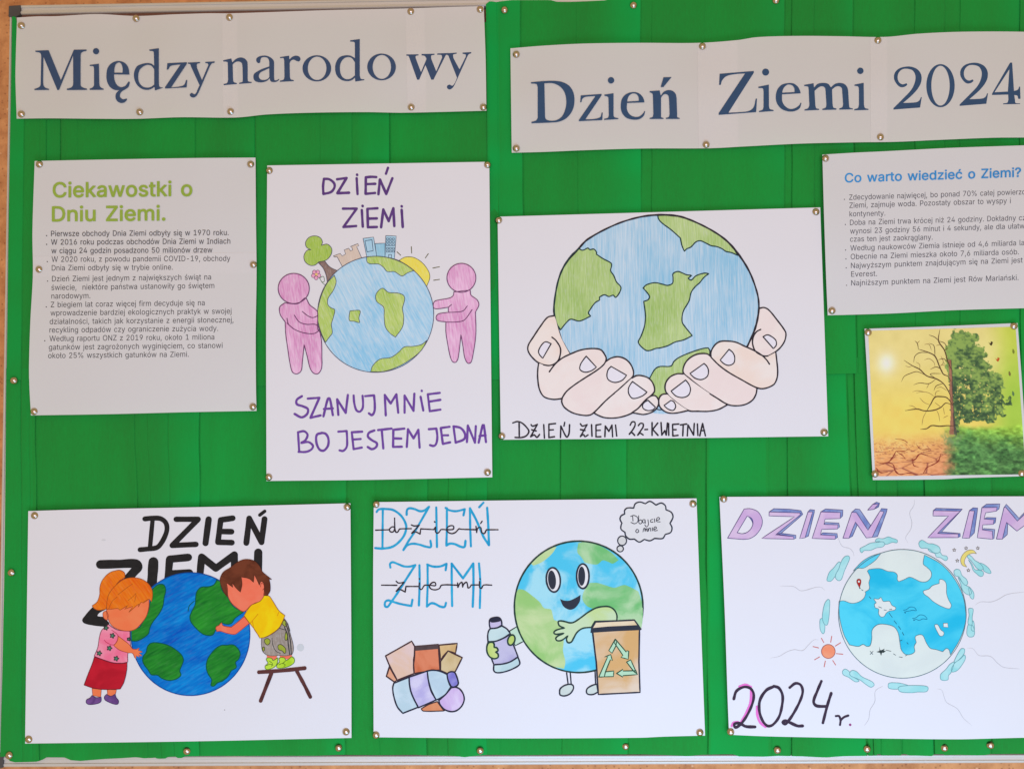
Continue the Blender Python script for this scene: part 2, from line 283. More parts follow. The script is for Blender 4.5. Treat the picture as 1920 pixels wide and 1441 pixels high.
'ę': (202, '106,-4 80,-1 58,8 41,23 28,42 20,66 17,93 20,121 28,145 40,165 58,180 78,189 103,192 133,187 160,170 179,141 186,97 186,85 37,85 37,110 169,110 155,101 149,134 131,157 118,163 103,165 87,163 73,157 54,135 48,105 48,89 55,53 64,40 76,31 106,23 127,26 143,36 153,53 182,45 168,20 141,2|150,-74 134,-72 121,-66 113,-55 110,-41 112,-29 117,-17 125,-4 134,9 182,45 171,19 157,-2 145,-20 140,-35 144,-45 155,-48 163,-47 170,-44 179,-67 167,-72'),
'ł': (103, '75,-1 56,2 43,10 35,24 32,42 32,254 62,254 62,49 66,31 79,26 86,26 90,27 96,1 86,0|3,113 3,140 91,191 91,164'),
'ń': (205, '57,113 57,0 26,0 26,190 56,190 56,144 51,144 62,166 76,181 94,189 114,192 147,184 160,174 170,160 176,142 179,120 179,0 148,0 148,118 145,137 136,152 123,161 105,165 80,159 63,141|89,214 113,265 147,265 114,214'),
'ś': (182, '91,-4 56,2 31,19 18,47 47,53 53,40 62,30 91,23 108,25 122,31 131,40 134,51 127,68 106,78 75,85 52,93 36,104 27,119 23,137 26,152 33,166 58,185 94,192 127,186 149,170 162,145 134,139 121,158 110,164 94,166 78,164 65,158 57,150 54,139 62,122 86,111 115,105 137,97 153,86 162,71 166,53 163,37 156,24 145,12 130,3|80,214 104,265 138,265 105,214'),
'ż': (190, '21,0 21,23 127,160 24,161 24,190 166,190 166,165 63,30 169,28 169,0|93,221 78,227 72,242 78,256 93,262 108,256 115,242 108,227'),
}
_gt = {}
def glyph_tris(ch):
    if ch in _gt: return _gt[ch]
    loops = [[tuple(float(q) for q in p.split(',')) for p in part.split()] for part in GLY[ch][1].split('|')]
    V = []; E = []
    for L in loops:
        n0 = len(V); n = len(L); V += [Vector(p) for p in L]; E += [(n0+i, n0+(i+1) % n) for i in range(n)]
    r = delaunay_2d_cdt(V, E, [], 0, 1e-4)
    vo = np.array([(v.x, v.y) for v in r[0]]); fo = np.array([f for f in r[2] if len(f) == 3]); c = vo[fo].mean(1)
    wn = np.zeros(len(c))
    for L in loops:                                   # non-zero winding, so accents may overlap their letter
        for (a, b), (e, f) in zip(L, L[1:]+L[:1]):
            if b == f: continue
            hit = ((b > c[:, 1]) != (f > c[:, 1])) & (c[:, 0] < (e-a)*(c[:, 1]-b)/(f-b)+a)
            wn += np.where(hit, 1 if f > b else -1, 0)
    _gt[ch] = (vo.tolist(), fo[wn != 0].tolist(), loops); return _gt[ch]
LSP = 8e-5
class Sheet:
    """a sheet of paper hung on the board: four edge curves (photo coordinates), bulging away from the board between its pins"""
    def __init__(s, name, label, cat, top, bottom, left, right, pins, h0, amp, rad, wave, cuts=None, vcuts=None, mat=None, group=None, cell=9, gstep=18, seed=0, pname='paper'):
        s.top, s.bot, s.lef, s.rig = [np.array(e, float) for e in (top, bottom, left, right)]
        s.pins = pins; s.h0 = h0; s.amp = amp; s.rad = rad; s.wave = wave; s.gstep = gstep; s.seed = seed; s.extra = 0.0
        cx = np.mean([p[0] for p in (top[0], top[-1], bottom[0], bottom[-1])]); by = max(bottom[0][1], bottom[-1][1])
        s.root = empty(name, P(cx, by, 0.0)); setp(s.root, label, cat, group)
        s.papers = []
        rngs = cuts or [(0, 1)]
        k = 0
        for (u0, u1) in rngs:
            for (v0, v1) in (vcuts or [(0, 1)]):
                s.papers.append(s.sheet(u0, u1, v0, v1, cell, mat, k, pname)); k += 1
        s.extra = 3e-4*(k-1)
    def curve(s, C, t):
        d = np.r_[0, np.cumsum(np.hypot(np.diff(C[:, 0]), np.diff(C[:, 1])))]; d /= d[-1]
        # smooth interpolation through the traced edge points
        tt = np.clip(t, 0, 1)
        n = len(C)
        if n == 2: return np.stack([np.interp(tt, d, C[:, 0]), np.interp(tt, d, C[:, 1])], -1)
        i = np.clip(np.searchsorted(d, tt, side='right')-1, 0, n-2)
        q = (tt-d[i])/(d[i+1]-d[i])
        m = np.zeros_like(C)
        m[1:-1] = (C[2:]-C[:-2])/(d[2:]-d[:-2])[:, None]; m[0] = (C[1]-C[0])/(d[1]-d[0]); m[-1] = (C[-1]-C[-2])/(d[-1]-d[-2])
        L = (d[i+1]-d[i])[..., None]; q = q[..., None]
        return (2*q**3-3*q**2+1)*C[i]+(q**3-2*q**2+q)*L*m[i]+(-2*q**3+3*q**2)*C[i+1]+(q**3-q**2)*L*m[i+1]
    def coons(s, u, v):
        T, B, Lf, R = s.curve(s.top, u), s.curve(s.bot, u), s.curve(s.lef, v), s.curve(s.rig, v)
        u = u[..., None]; v = v[..., None]
        c = (1-u)*(1-v)*s.top[0]+u*(1-v)*s.top[-1]+(1-u)*v*s.bot[0]+u*v*s.bot[-1]
        return (1-v)*T+v*B+(1-u)*Lf+u*R-c
    def h(s, X, Y):
        f = np.ones_like(X)
        for (a, b) in s.pins: f = f*(1-0.97*np.exp(-((X-a)**2+(Y-b)**2)/s.rad**2))
        w = 0.62+0.38*np.sin(X/s.wave+s.seed)*np.cos(Y/(s.wave*1.3)+s.seed*1.7)
        return s.h0+s.amp*f*w
    def sheet(s, u0, u1, v0, v1, cell, mat, k, pname):
        W = abs(s.top[-1][0]-s.top[0][0])*(u1-u0); H = abs(s.bot[0][1]-s.top[0][1])*(v1-v0)
        nu = max(2, int(W/cell)); nv = max(2, int(H/cell))
        U, V = np.meshgrid(np.linspace(u0, u1, nu+1), np.linspace(v0, v1, nv+1))
        Q = s.coons(U, V); hh = s.h(Q[..., 0], Q[..., 1])+3e-4*k
        F = PN(Q[..., 0], Q[..., 1], -hh).reshape(-1, 3)
        faces = []
        for j in range(nv):
            for i in range(nu):
                a = j*(nu+1)+i; faces.append((a, a+nu+1, a+nu+2, a+1))
        # edge thickness
        ring = [i for i in range(nu+1)]+[(nu+1)*(j+1)+nu for j in range(nv)]+[(nu+1)*nv+i for i in range(nu-1, -1, -1)]+[(nu+1)*j for j in range(nv-1, 0, -1)]
        n0 = len(F); fr = F[ring].copy(); bk = fr.copy(); bk[:, 1] += 0.00028
        F = np.vstack([F, fr, bk]); m = len(ring)
        for i in range(m):
            j = (i+1) % m; faces.append((n0+i, n0+j, n0+m+j, n0+m+i))
        return obj_np(pname, F, faces, mat, s.root, smooth=True)
    def lift(s, pts, layer, ramp=None):
        a = np.asarray(pts, float); hh = s.h(a[:, 0], a[:, 1])+s.extra+layer*LSP+5e-5
        if ramp is not None: hh = hh+ramp
        return PN(a[:, 0], a[:, 1], -hh)
    def fill(s, name, spec, T=(0,0,1), mat=None, layer=1, parent=None, edge=None, step=2.0, sub=None, ename='outline'):
        loops = []
        for pts, cor in parse(spec, T): loops.append(np.array(smooth(pts, cor, True, step)))
        V = []; E = []
        for L in loops:
            n0 = len(V); n = len(L); V += [tuple(p) for p in L]; E += [(n0+i, n0+(i+1) % n) for i in range(n)]
        al = np.vstack(loops); mn, mx = al.min(0), al.max(0); g = s.gstep
        gx = np.arange(mn[0]+g*.5, mx[0], g); gy = np.arange(mn[1]+g*.5, mx[1], g)
        if len(gx) and len(gy):
            GX, GY = np.meshgrid(gx, gy); GX = GX.ravel(); GY = GY.ravel(); k = pip(GX, GY, loops)
            GX, GY = GX[k], GY[k]
            if len(GX):
                d = np.min((GX[:, None]-al[None, :, 0])**2+(GY[:, None]-al[None, :, 1])**2, 1); q = d > (g*.25)**2
                V += list(zip(GX[q], GY[q]))
        r = delaunay_2d_cdt([Vector((float(a), float(b))) for a, b in V], E, [], 0, 1e-5)
        vo = np.array([(v.x, v.y) for v in r[0]]); fo = np.array([f for f in r[2] if len(f) == 3])
        c = vo[fo].mean(1); keep = pip(c[:, 0], c[:, 1], loops); fo = fo[keep]
        o = obj_np(name, s.lift(vo, layer), fo, mat, parent or s.root)
        if edge:
            s._strokes(ename, [(list(L)+[L[0]]) for L in loops], edge[0], edge[1], layer+0.45, o)
        return o
    def _strokes(s, name, lines, w, mat, layer, parent, wob=0.10, taper=False):
        V = []; R = []; F = []; ramp = 0.0
        for ln in lines:
            ln = [np.array(p, float) for p in ln]
            q = [ln[0]]
            for p in ln[1:]:
                if np.linalg.norm(p-q[-1]) > 0.12: q.append(p)
            # densify long straight runs
            d = [q[0]]
            for p in q[1:]:
                L = np.linalg.norm(p-d[-1]); k = int(L//9)+1; a = d[-1]
                for j in range(1, k+1): d.append(a+(p-a)*j/k)
            q = d; n = len(q); hw = w/2
            ph = random.random()*6
            if n == 1:
                c = len(V); V.append(q[0]); R.append(ramp)
                for k in range(10):
                    a = 2*math.pi*k/10; V.append(q[0]+hw*np.array([math.cos(a), math.sin(a)])); R.append(ramp)
                for k in range(10): F.append((c, c+1+k, c+1+(k+1) % 10))
                ramp += 1e-6; continue
            for i in range(n):
                if i == 0: t = q[1]-q[0]
                elif i == n-1: t = q[-1]-q[-2]
                else: t = q[i+1]-q[i-1]
                t = t/max(np.linalg.norm(t), 1e-9); nn = np.array([-t[1], t[0]])
                ww = hw*(1+wob*math.sin(ph+i*0.7*2/max(w, 2))*math.sin(ph*2+i*0.31))
                if taper: ww *= 1-0.75*abs(2*i/(n-1)-1)**3
                V += [q[i]+nn*ww, q[i]-nn*ww]; R += [ramp, ramp]; ramp += 6e-7
                b = len(V)-2
                if i: F.append((b-2, b-1, b+1, b))
            for end, sg in ((0, -1), (n-1, 1)):
                b = len(V)-2*n+2*end if end == 0 else None
                c0 = q[end]; t = (q[1]-q[0]) if end == 0 else (q[-1]-q[-2]); t = t/max(np.linalg.norm(t), 1e-9)*sg; nn = np.array([-t[1], t[0]])
                c = len(V); V.append(c0); R.append(ramp)
                for k in range(7):
                    a = -math.pi/2+math.pi*k/6; V.append(c0+hw*(math.cos(a)*t+math.sin(a)*nn)*(0.55 if taper else 1)); R.append(ramp)
                for k in range(6): F.append((c, c+1+k, c+2+k))
                ramp += 6e-7
        return obj_np(name, s.lift(np.array(V), layer, np.array(R)), F, mat, parent or s.root)
    def pen(s, name, spec, T, w, mat, layer=2, parent=None, step=2.0, wob=0.10, taper=False):
        lines = []
        for pts, cor in parse(spec, T):
            # split at corners so every corner gets a round join
            run = [0]
            for i in range(1, len(pts)):
                run.append(i)
                if (cor[i] and i < len(pts)-1) or i == len(pts)-1:
                    lines.append(smooth([pts[k] for k in run], [False]*len(run), False, step)); run = [i]
            if len(pts) == 1: lines.append([np.array(pts[0])])
        return s._strokes(name, lines, w, mat, layer, parent, wob, taper)
    def text(s, name, txt, x0, y0, x1, y1, cap, T, mat, layer=1, bold=0.0, parent=None):
        ox, oy, k = T; x0, x1 = ox+x0*k, ox+x1*k; y0, y1 = oy+y0*k, oy+y1*k
        V = []; F = []; loops = []; x = 0
        for ch in txt:
            if ch == ' ': x += 132; continue
            v, f, lp = glyph_tris(ch); n0 = len(V)
            V += [(a+x, b) for a, b in v]; F += [tuple(n0+q for q in t) for t in f]; loops += [[(a+x, b) for a, b in L] for L in lp]
            x += GLY[ch][0]
        v = np.array(V, float); mn, mx = v[:, 0].min(), v[:, 0].max(); L = math.hypot(x1-x0, y1-y0); dx, dy = (x1-x0)/L, (y1-y0)/L
        def place(a):
            a = np.asarray(a, float); u = (a[:, 0]-mn)/(mx-mn); return np.stack([x0+dx*u*L, y0+dy*u*L-a[:, 1]/254.0*cap], -1)
        o = obj_np(name, s.lift(place(v), layer), F, mat, parent or s.root)
        if bold: s._strokes('letter_edge', [list(place(L_+[L_[0]])) for L_ in loops], bold, mat, layer+.6, o, wob=0)
        return o
I = (0, 0, 1)

# ------------------------------------------------------------ wall, board, frame
def wall_material():
    m, nt, b = base_mat("speckled_wall"); L = nt.links
    tc = nt.nodes.new('ShaderNodeTexCoord')
    n = nt.nodes.new('ShaderNodeTexNoise'); n.inputs['Scale'].default_value = 38; n.inputs['Detail'].default_value = 8; n.inputs['Roughness'].default_value = .65
    L.new(tc.outputs['Object'], n.inputs['Vector'])
    r = nt.nodes.new('ShaderNodeValToRGB'); e = r.color_ramp.elements
    e[0].position = .30; e[0].color = (0.42, 0.150, 0.045, 1); e[1].position = .72; e[1].color = (0.80, 0.37, 0.135, 1)
    L.new(n.outputs['Fac'], r.inputs[0])
    v = nt.nodes.new('ShaderNodeTexVoronoi'); v.inputs['Scale'].default_value = 150; L.new(tc.outputs['Object'], v.inputs['Vector'])
    mr = nt.nodes.new('ShaderNodeMapRange'); mr.inputs[1].default_value = .10; mr.inputs[2].default_value = .26; mr.inputs[3].default_value = .55; mr.inputs[4].default_value = 0
    L.new(v.outputs['Distance'], mr.inputs[0])
    mx = nt.nodes.new('ShaderNodeMix'); mx.data_type = 'RGBA'; mx.inputs['B'].default_value = (0.22, 0.06, 0.02, 1)
    L.new(mr.outputs[0], mx.inputs['Factor']); L.new(r.outputs[0], mx.inputs['A'])
    v2 = nt.nodes.new('ShaderNodeTexVoronoi'); v2.inputs['Scale'].default_value = 70; L.new(tc.outputs['Object'], v2.inputs['Vector'])
    mr2 = nt.nodes.new('ShaderNodeMapRange'); mr2.inputs[1].default_value = .05; mr2.inputs[2].default_value = .14; mr2.inputs[3].default_value = .7; mr2.inputs[4].default_value = 0
    L.new(v2.outputs['Distance'], mr2.inputs[0])
    mx2 = nt.nodes.new('ShaderNodeMix'); mx2.data_type = 'RGBA'; mx2.inputs['B'].default_value = (0.85, 0.52, 0.28, 1)
    L.new(mr2.outputs[0], mx2.inputs['Factor']); L.new(mx.outputs['Result'], mx2.inputs['A'])
    L.new(mx2.outputs['Result'], b.inputs['Base Color']); b.inputs['Roughness'].default_value = .75
    bp = nt.nodes.new('ShaderNodeBump'); bp.inputs['Strength'].default_value = .5; bp.inputs['Distance'].default_value = .0015
    L.new(n.outputs['Fac'], bp.inputs['Height']); L.new(bp.outputs[0], b.inputs['Normal'])
    return m
WY = 0.024
def quad(x0, y0, x1, y1, y):
    return [P(x0, y0, y), P(x1, y0, y), P(x1, y1, y), P(x0, y1, y)]
wl = obj_np('wall', quad(-900, -700, 2900, 2200, WY), [(0,1,2,3)], wall_material()); setp(wl, kind='structure', label='tan speckled plaster wall behind the board')
def aluminium():
    m, nt, b = base_mat("brushed_aluminium"); L = nt.links
    tc = nt.nodes.new('ShaderNodeTexCoord'); mp = nt.nodes.new('ShaderNodeMapping'); mp.inputs['Scale'].default_value = (6, 900, 900)
    n = nt.nodes.new('ShaderNodeTexNoise'); n.inputs['Scale'].default_value = 1; n.inputs['Detail'].default_value = 4
    L.new(tc.outputs['Object'], mp.inputs[0]); L.new(mp.outputs[0], n.inputs['Vector'])
    r = nt.nodes.new('ShaderNodeMapRange'); r.inputs[3].default_value = .42; r.inputs[4].default_value = .6; L.new(n.outputs['Fac'], r.inputs[0]); L.new(r.outputs[0], b.inputs['Roughness'])
    b.inputs['Base Color'].default_value = (0.66, 0.62, 0.56, 1); b.inputs['Metallic'].default_value = 0.35
    return m
M_ALU = aluminium()
board = empty('notice_board', P(960, 1436, 0.012)); setp(board, 'large notice board in an aluminium frame, covered with green crepe paper', 'notice board')
def rail(name, outer, inner, steps=26):
    """outer / inner: two photo points each; an extruded profile with a raised lip along both edges"""
    prof = [(0.0, .022), (0.0, .0095), (.04, .0078), (.16, .0070), (.30, .0070), (.36, .0082), (.62, .0086), (.70, .0072), (.90, .0070), (.97, .0078), (1.0, .0088), (1.0, .0200)]
    V = []; F = []; n = len(prof)
    for i in range(steps+1):
        t = i/steps
        o = (outer[0][0]+(outer[1][0]-outer[0][0])*t, outer[0][1]+(outer[1][1]-outer[0][1])*t)
        q = (inner[0][0]+(inner[1][0]-inner[0][0])*t, inner[0][1]+(inner[1][1]-inner[0][1])*t)
        a = np.array(P(*o, .0075)); b = np.array(P(*q, .0075))
        for (w, y) in prof:
            p = a+(b-a)*w; V.append((p[0], y, p[2]))
        if i:
            for k in range(n-1): F.append(((i-1)*n+k, (i-1)*n+k+1, i*n+k+1, i*n+k))
    return obj_np(name, V, F, M_ALU, board, smooth=False)
rail('frame_rail', [(36, 9.5), (1995, -25)], [(36, 27), (1995, -8)])
rail('frame_rail', [(17.5, 29), (-6, 1416)], [(31, 29), (12, 1416)])
rail('frame_rail', [(2, 1437.5), (1995, 1429.5)], [(2, 1417), (1995, 1412.8)])
M_CAP = ink((74, 66, 60), 'tl', .08, .45)
def cap(pts, d0=.0055):
    bm = bmesh.new(); f = bm.faces.new([bm.verts.new(P(x, y, d0)) for x, y in pts])
    r = bmesh.ops.extrude_face_region(bm, geom=[f]); 
    for v in r['geom']:
        if isinstance(v, bmesh.types.BMVert): v.co.y = .0225
    bmesh.ops.bevel(bm, geom=[e for e in bm.edges], offset=.0009, segments=2, affect='EDGES', profile=.6)
    bmesh.ops.recalc_face_normals(bm, faces=bm.faces)
    bm.verts.ensure_lookup_table(); V = [tuple(v.co) for v in bm.verts]; F = [[v.index for v in f.verts] for f in bm.faces]; bm.free()
    return obj_np('corner_cap', V, F, M_CAP, board)
cap([(16, 11), (38, 9.5), (37, 27.5), (31, 31), (15.5, 31.5)])
cap([(-8, 1410), (5.5, 1412), (5, 1439), (-8, 1440)])
m, nt, b = base_mat("cork"); b.inputs['Base Color'].default_value = (0.20, 0.085, 0.045, 1); b.inputs['Roughness'].default_value = .9
n = nt.nodes.new('ShaderNodeTexNoise'); n.inputs['Scale'].default_value = 260; n.inputs['Detail'].default_value = 5
r = nt.nodes.new('ShaderNodeValToRGB'); r.color_ramp.elements[0].color = (.10, .035, .02, 1); r.color_ramp.elements[1].color = (.26, .11, .06, 1)
nt.links.new(n.outputs['Fac'], r.inputs[0]); nt.links.new(r.outputs[0], b.inputs['Base Color'])
obj_np('cork_panel', quad(24, 18, 1992, 1425, .0105), [(0,1,2,3)], m, board)

# ------------------------------------------------------------ green crepe paper
def crepe_mat():
    m, nt, b = base_mat("green_crepe_paper"); L = nt.links
    tc = nt.nodes.new('ShaderNodeTexCoord')
    mp = nt.nodes.new('ShaderNodeMapping'); mp.inputs['Scale'].default_value = (520, 50, 90); L.new(tc.outputs['Object'], mp.inputs[0])
    n = nt.nodes.new('ShaderNodeTexNoise'); n.inputs['Scale'].default_value = 1; n.inputs['Detail'].default_value = 5; L.new(mp.outputs[0], n.inputs['Vector'])
    mp2 = nt.nodes.new('ShaderNodeMapping'); mp2.inputs['Scale'].default_value = (9, 5, 2.2); L.new(tc.outputs['Object'], mp2.inputs[0])
    n2 = nt.nodes.new('ShaderNodeTexNoise'); n2.inputs['Scale'].default_value = 1; n2.inputs['Detail'].default_value = 5; L.new(mp2.outputs[0], n2.inputs['Vector'])
    n3 = nt.nodes.new('ShaderNodeTexNoise'); n3.inputs['Scale'].default_value = 900; n3.inputs['Detail'].default_value = 2; L.new(tc.outputs['Object'], n3.inputs['Vector'])
    def mad(x, k, y=None):
        q = nt.nodes.new('ShaderNodeMath'); q.operation = 'MULTIPLY_ADD'; L.new(x, q.inputs[0]); q.inputs[1].default_value = k
        if y is None: q.inputs[2].default_value = 0
        else: L.new(y, q.inputs[2])
        return q.outputs[0]
    fac = mad(n.outputs['Fac'], .22, mad(n2.outputs['Fac'], .56, mad(n3.outputs['Fac'], .22)))
    r = nt.nodes.new('ShaderNodeValToRGB'); e = r.color_ramp.elements
    e[0].position = .34; e[0].color = (0.018, 0.222, 0.030, 1); e[1].position = .66; e[1].color = (0.010, 0.325, 0.043, 1)
    L.new(fac, r.inputs[0])
    at = nt.nodes.new('ShaderNodeAttribute'); at.attribute_name = 'green_band'           # brighter, denser green in bands beside the pleats, some fading out
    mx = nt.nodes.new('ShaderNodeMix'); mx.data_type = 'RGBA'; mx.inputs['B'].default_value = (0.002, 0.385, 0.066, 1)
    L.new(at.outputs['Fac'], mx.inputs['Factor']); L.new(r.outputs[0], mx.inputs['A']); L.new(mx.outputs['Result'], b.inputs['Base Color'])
    b.inputs['Roughness'].default_value = .85; b.inputs['Specular IOR Level'].default_value = .15
    b.inputs['Sheen Weight'].default_value = .05
    bp = nt.nodes.new('ShaderNodeBump'); bp.inputs['Strength'].default_value = .30; bp.inputs['Distance'].default_value = .0005
    L.new(n.outputs['Fac'], bp.inputs['Height']); L.new(bp.outputs[0], b.inputs['Normal'])
    return m
M_CREPE = crepe_mat()
def vnoise1(x, seed):
    r = np.random.RandomState(seed).rand(512)*2-1
    i = np.floor(x).astype(int); f = x-i; f = f*f*(3-2*f)
    return r[i % 512]*(1-f)+r[(i+1) % 512]*f
def crepe(label, x0, x1, ytop, ybot, xleft, pleats, dist, seed, green_band=()):
    """ytop/ybot: (x, y) polylines of the torn edges; pleats: (x_top, x_bottom, height mm, side, groove mm)"""
    xs = list(np.arange(x0, x1+.1, 6.0))
    for p in pleats:
        c = p[0]
        for d in (-30, -20, -12, -6, -3, -1.2, -.5, 0, .5, 1.2, 3, 6, 12, 20): 
            if x0 < c+d < x1: xs.append(c+d)
    xs = np.array(sorted(set(np.round(xs, 2))))
    yt = np.interp(xs, *zip(*ytop)); yb = np.interp(xs, *zip(*ybot))
    nv = 64; v = np.linspace(0, 1, nv+1)
    X = np.repeat(xs[None, :], nv+1, 0); Y = yt[None, :]+(yb-yt)[None, :]*v[:, None]
    ymin, ymax = min(q[1] for q in ytop), max(q[1] for q in ybot)
    tv = (Y-ymin)/(ymax-ymin)
    H = np.zeros_like(X)
    H += .0007*vnoise1(X/45+seed+.3*vnoise1(Y/150, 3), seed)+.0004*vnoise1(X/17+Y/400, seed+1)+.0007*vnoise1(X/90+3+Y/260, seed+2)
    H += .00035*vnoise1(Y/60+X/300, seed+5)*vnoise1(X/55, seed+6)
    X0 = X.copy()
    def v2(x, y, sd):
        R_ = np.random.RandomState(sd).rand(128, 128)*2-1; i = np.floor(x).astype(int); j = np.floor(y).astype(int); f = x-i; g = y-j; f = f*f*(3-2*f); g = g*g*(3-2*g)
        return (R_[i % 128, j % 128]*(1-f)+R_[(i+1) % 128, j % 128]*f)*(1-g)+(R_[i % 128, (j+1) % 128]*(1-f)+R_[(i+1) % 128, (j+1) % 128]*f)*g
    H += .00075*v2(X/34+Y/260, Y/150, seed+8)+.00045*v2(X/19-Y/190, Y/70, seed+9)+.0009*v2(X/120, Y/210, seed+10)
    X = X+1.3*vnoise1(Y/75+seed, seed+12)*np.clip((X-x0)/60, 0, 1)*np.clip((1985-X)/60, 0, 1)
    for (xt, xb, hmm, side, gr) in pleats:
        hmm = hmm*1.5; gr = gr*2.4; d = (X0-xt)*side
        fade = .66+.44*vnoise1(Y/95+xt, 11)
        H += np.where(d <= 0, hmm*1e-3*np.exp(-(d/34.0)**2), 0)*fade
        H -= gr*1e-3*np.exp(-((d-.55)/.9)**2)*fade
        H -= np.where(d > 0, .0005*np.exp(-(d/9.0)**2), 0)*min(1, hmm)
        X = X+(xb-xt)*tv**1.3*np.exp(-((xs[None, :]-xt)/40.0)**2)
    if xleft:
        xl = np.interp(Y, [q[1] for q in xleft], [q[0] for q in xleft])
        X = X+(xl-x0)*np.clip(1-(X-x0)/60, 0, 1)
    Q = PN(X, Y, dist-H).reshape(-1, 3); n = len(xs)
    F = [(j*n+i, (j+1)*n+i, (j+1)*n+i+1, j*n+i+1) for j in range(nv) for i in range(n-1)]
    # folded lower hem / edge thickness
    ring = [(nv*n+i) for i in range(n)]; m0 = len(Q); bk = Q[ring].copy(); bk[:, 1] += .0006
    Q = np.vstack([Q, Q[ring], bk])
    F += [(m0+i, m0+i+1, m0+n+i+1, m0+n+i) for i in range(n-1)]
    ring = [j*n for j in range(nv+1)]; m0 = len(Q); bk = Q[ring].copy(); bk[:, 1] += .0006
    Q = np.vstack([Q, Q[ring], bk]); F += [(m0+i, m0+i+1, m0+nv+2+i, m0+nv+1+i) for i in range(nv)]
    ring = [i for i in range(n)]; m0 = len(Q); bk = Q[ring].copy(); bk[:, 1] += .0006
    Q = np.vstack([Q, Q[ring], bk]); F += [(m0+i, m0+i+1, m0+n+i+1, m0+n+i) for i in range(n-1)]
    o = obj_np('crepe_paper_sheet', Q, F, M_CREPE, None, smooth=True)
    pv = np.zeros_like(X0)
    for (a, c, k0, k1) in green_band:
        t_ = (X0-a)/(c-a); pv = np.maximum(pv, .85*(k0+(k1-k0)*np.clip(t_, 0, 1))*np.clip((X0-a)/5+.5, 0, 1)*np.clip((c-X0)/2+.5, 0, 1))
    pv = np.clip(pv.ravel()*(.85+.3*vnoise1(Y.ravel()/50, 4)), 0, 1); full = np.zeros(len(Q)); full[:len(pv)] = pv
    at = o.data.attributes.new('green_band', 'FLOAT', 'POINT'); at.data.foreach_set('value', full.astype(np.float32))
    setp(o, label, 'crepe paper', 'green crepe paper sheets covering the board'); return o
UL = [(75,75,.5,-1,.5),(86,86,.3,1,.3),(114,114,.7,-1,.8),(144,144,.2,1,.3),(365,365,.5,1,.5),(478,480,.9,-1,.8),(600,600,.2,-1,.2),(659,659,.3,1,.25),(729,731,1.3,1,.9),(47,45,.3,1,.3)]
UR = [(930,930,.4,1,.3),(974,989,.8,1,.6),(1200,1210,1.5,1,.6),(1222,1216,.3,-1,.4),(1080,1090,.3,-1,.15),(1320,1322,.3,1,.12),(1470,1470,1.2,1,.6),(1484,1486,.5,-1,.7),(1525,1530,.4,1,.4),(1598,1606,1.0,1,.9),(1715,1718,.5,-1,.3),(1770,1772,.5,1,.3),(1800,1800,.4,-1,.2),(1912,1914,1.2,-1,.9)]
LL = [(40,36,.8,-1,.6),(66,52,.7,1,.5),(55,80,.4,-1,.2),(374,372,1.1,1,.9),(250,266,.5,1,.35),(275,290,.4,-1,.3),(315,320,.4,-1,.3),(366,366,.1,1,.1),(560,560,.3,1,.1),(649,644,1.1,1,.7),(700,712,.4,1,.3),(801,799,1.0,1,.8),(840,840,.5,-1,.3),(873,873,.4,1,.25)]
LR = [(935,937,.3,1,.2),(1051,1054,.9,-1,.7),(1174,1177,.8,1,.5),(1324,1328,1.4,-1,.9),(1440,1442,.7,1,.4),(1475,1484,.9,-1,.8),(1585,1612,1.5,1,.9),(1600,1616,.7,-1,.8),(1728,1752,1.2,-1,1.0),(1680,1684,1.3,1,1.0),(1640,1640,.6,1,.6),(1860,1858,1.0,1,.8)]
crepe('lower right sheet of pleated green crepe paper under the middle and right drawings', 905, 1992,
      [(905,670),(1992,670)],
      [(905,1414),(930,1414),(960,1415),(1060,1413.5),(1200,1413),(1240,1414),(1290,1416.5),(1310,1414),(1350,1413),(1375,1413),(1385,1417),(1430,1417.5),(1450,1416),(1500,1417),(1540,1419),(1560,1416.5),(1610,1415.5),(1620,1413),(1638,1412.5),(1642,1415),(1679,1415.3),(1682,1412.5),(1687,1412.5),(1690,1415),(1724,1416.5),(1727,1412.8),(1754,1412.8),(1757,1414.5),(1800,1414),(1835,1415),(1850,1414.5),(1860,1412.5),(1920,1412),(1992,1411)],
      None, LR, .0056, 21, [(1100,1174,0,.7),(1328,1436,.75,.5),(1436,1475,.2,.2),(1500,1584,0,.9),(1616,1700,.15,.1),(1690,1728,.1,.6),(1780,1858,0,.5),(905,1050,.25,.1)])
crepe('lower left sheet of pleated green crepe paper reaching the scalloped bottom corner', 12, 913,
      [(12,690),(913,690)],
      [(12,1418),(19,1417),(22,1425),(30,1428),(60,1427),(75,1423),(85,1418.5),(122,1419),(130,1424),(150,1425.5),(180,1423),(190,1422),(215,1420.5),(235,1418.5),(245,1420.5),(262,1419.5),(265,1421.5),(285,1421),(293,1418),(318,1417.2),(323,1420),(335,1420),(342,1417),(400,1416),(590,1415.8),(640,1414),(700,1414.6),(780,1414),(800,1415),(850,1416),(870,1418.5),(890,1416),(913,1414)],
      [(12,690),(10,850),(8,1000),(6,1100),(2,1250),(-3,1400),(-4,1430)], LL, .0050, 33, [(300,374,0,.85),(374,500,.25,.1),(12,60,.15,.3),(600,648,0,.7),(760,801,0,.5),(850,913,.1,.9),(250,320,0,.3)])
crepe('upper left sheet of pleated green crepe paper behind the facts page', 22.5, 935,
      [(22.5,31.5),(31,31.5),(33,50),(900,42),(935,42)],
      [(22.5,711.5),(60,712.5),(200,715),(480,723),(500,723.5),(700,718),(935,711)],
      [(22.5,31),(20.5,180),(17,400),(15,600),(13.5,712)], UL, .0042, 45, [(672,729,.3,.6),(560,659,0,.2),(22,46,.5,.6),(86,114,.25,.1),(420,478,0,.3)])
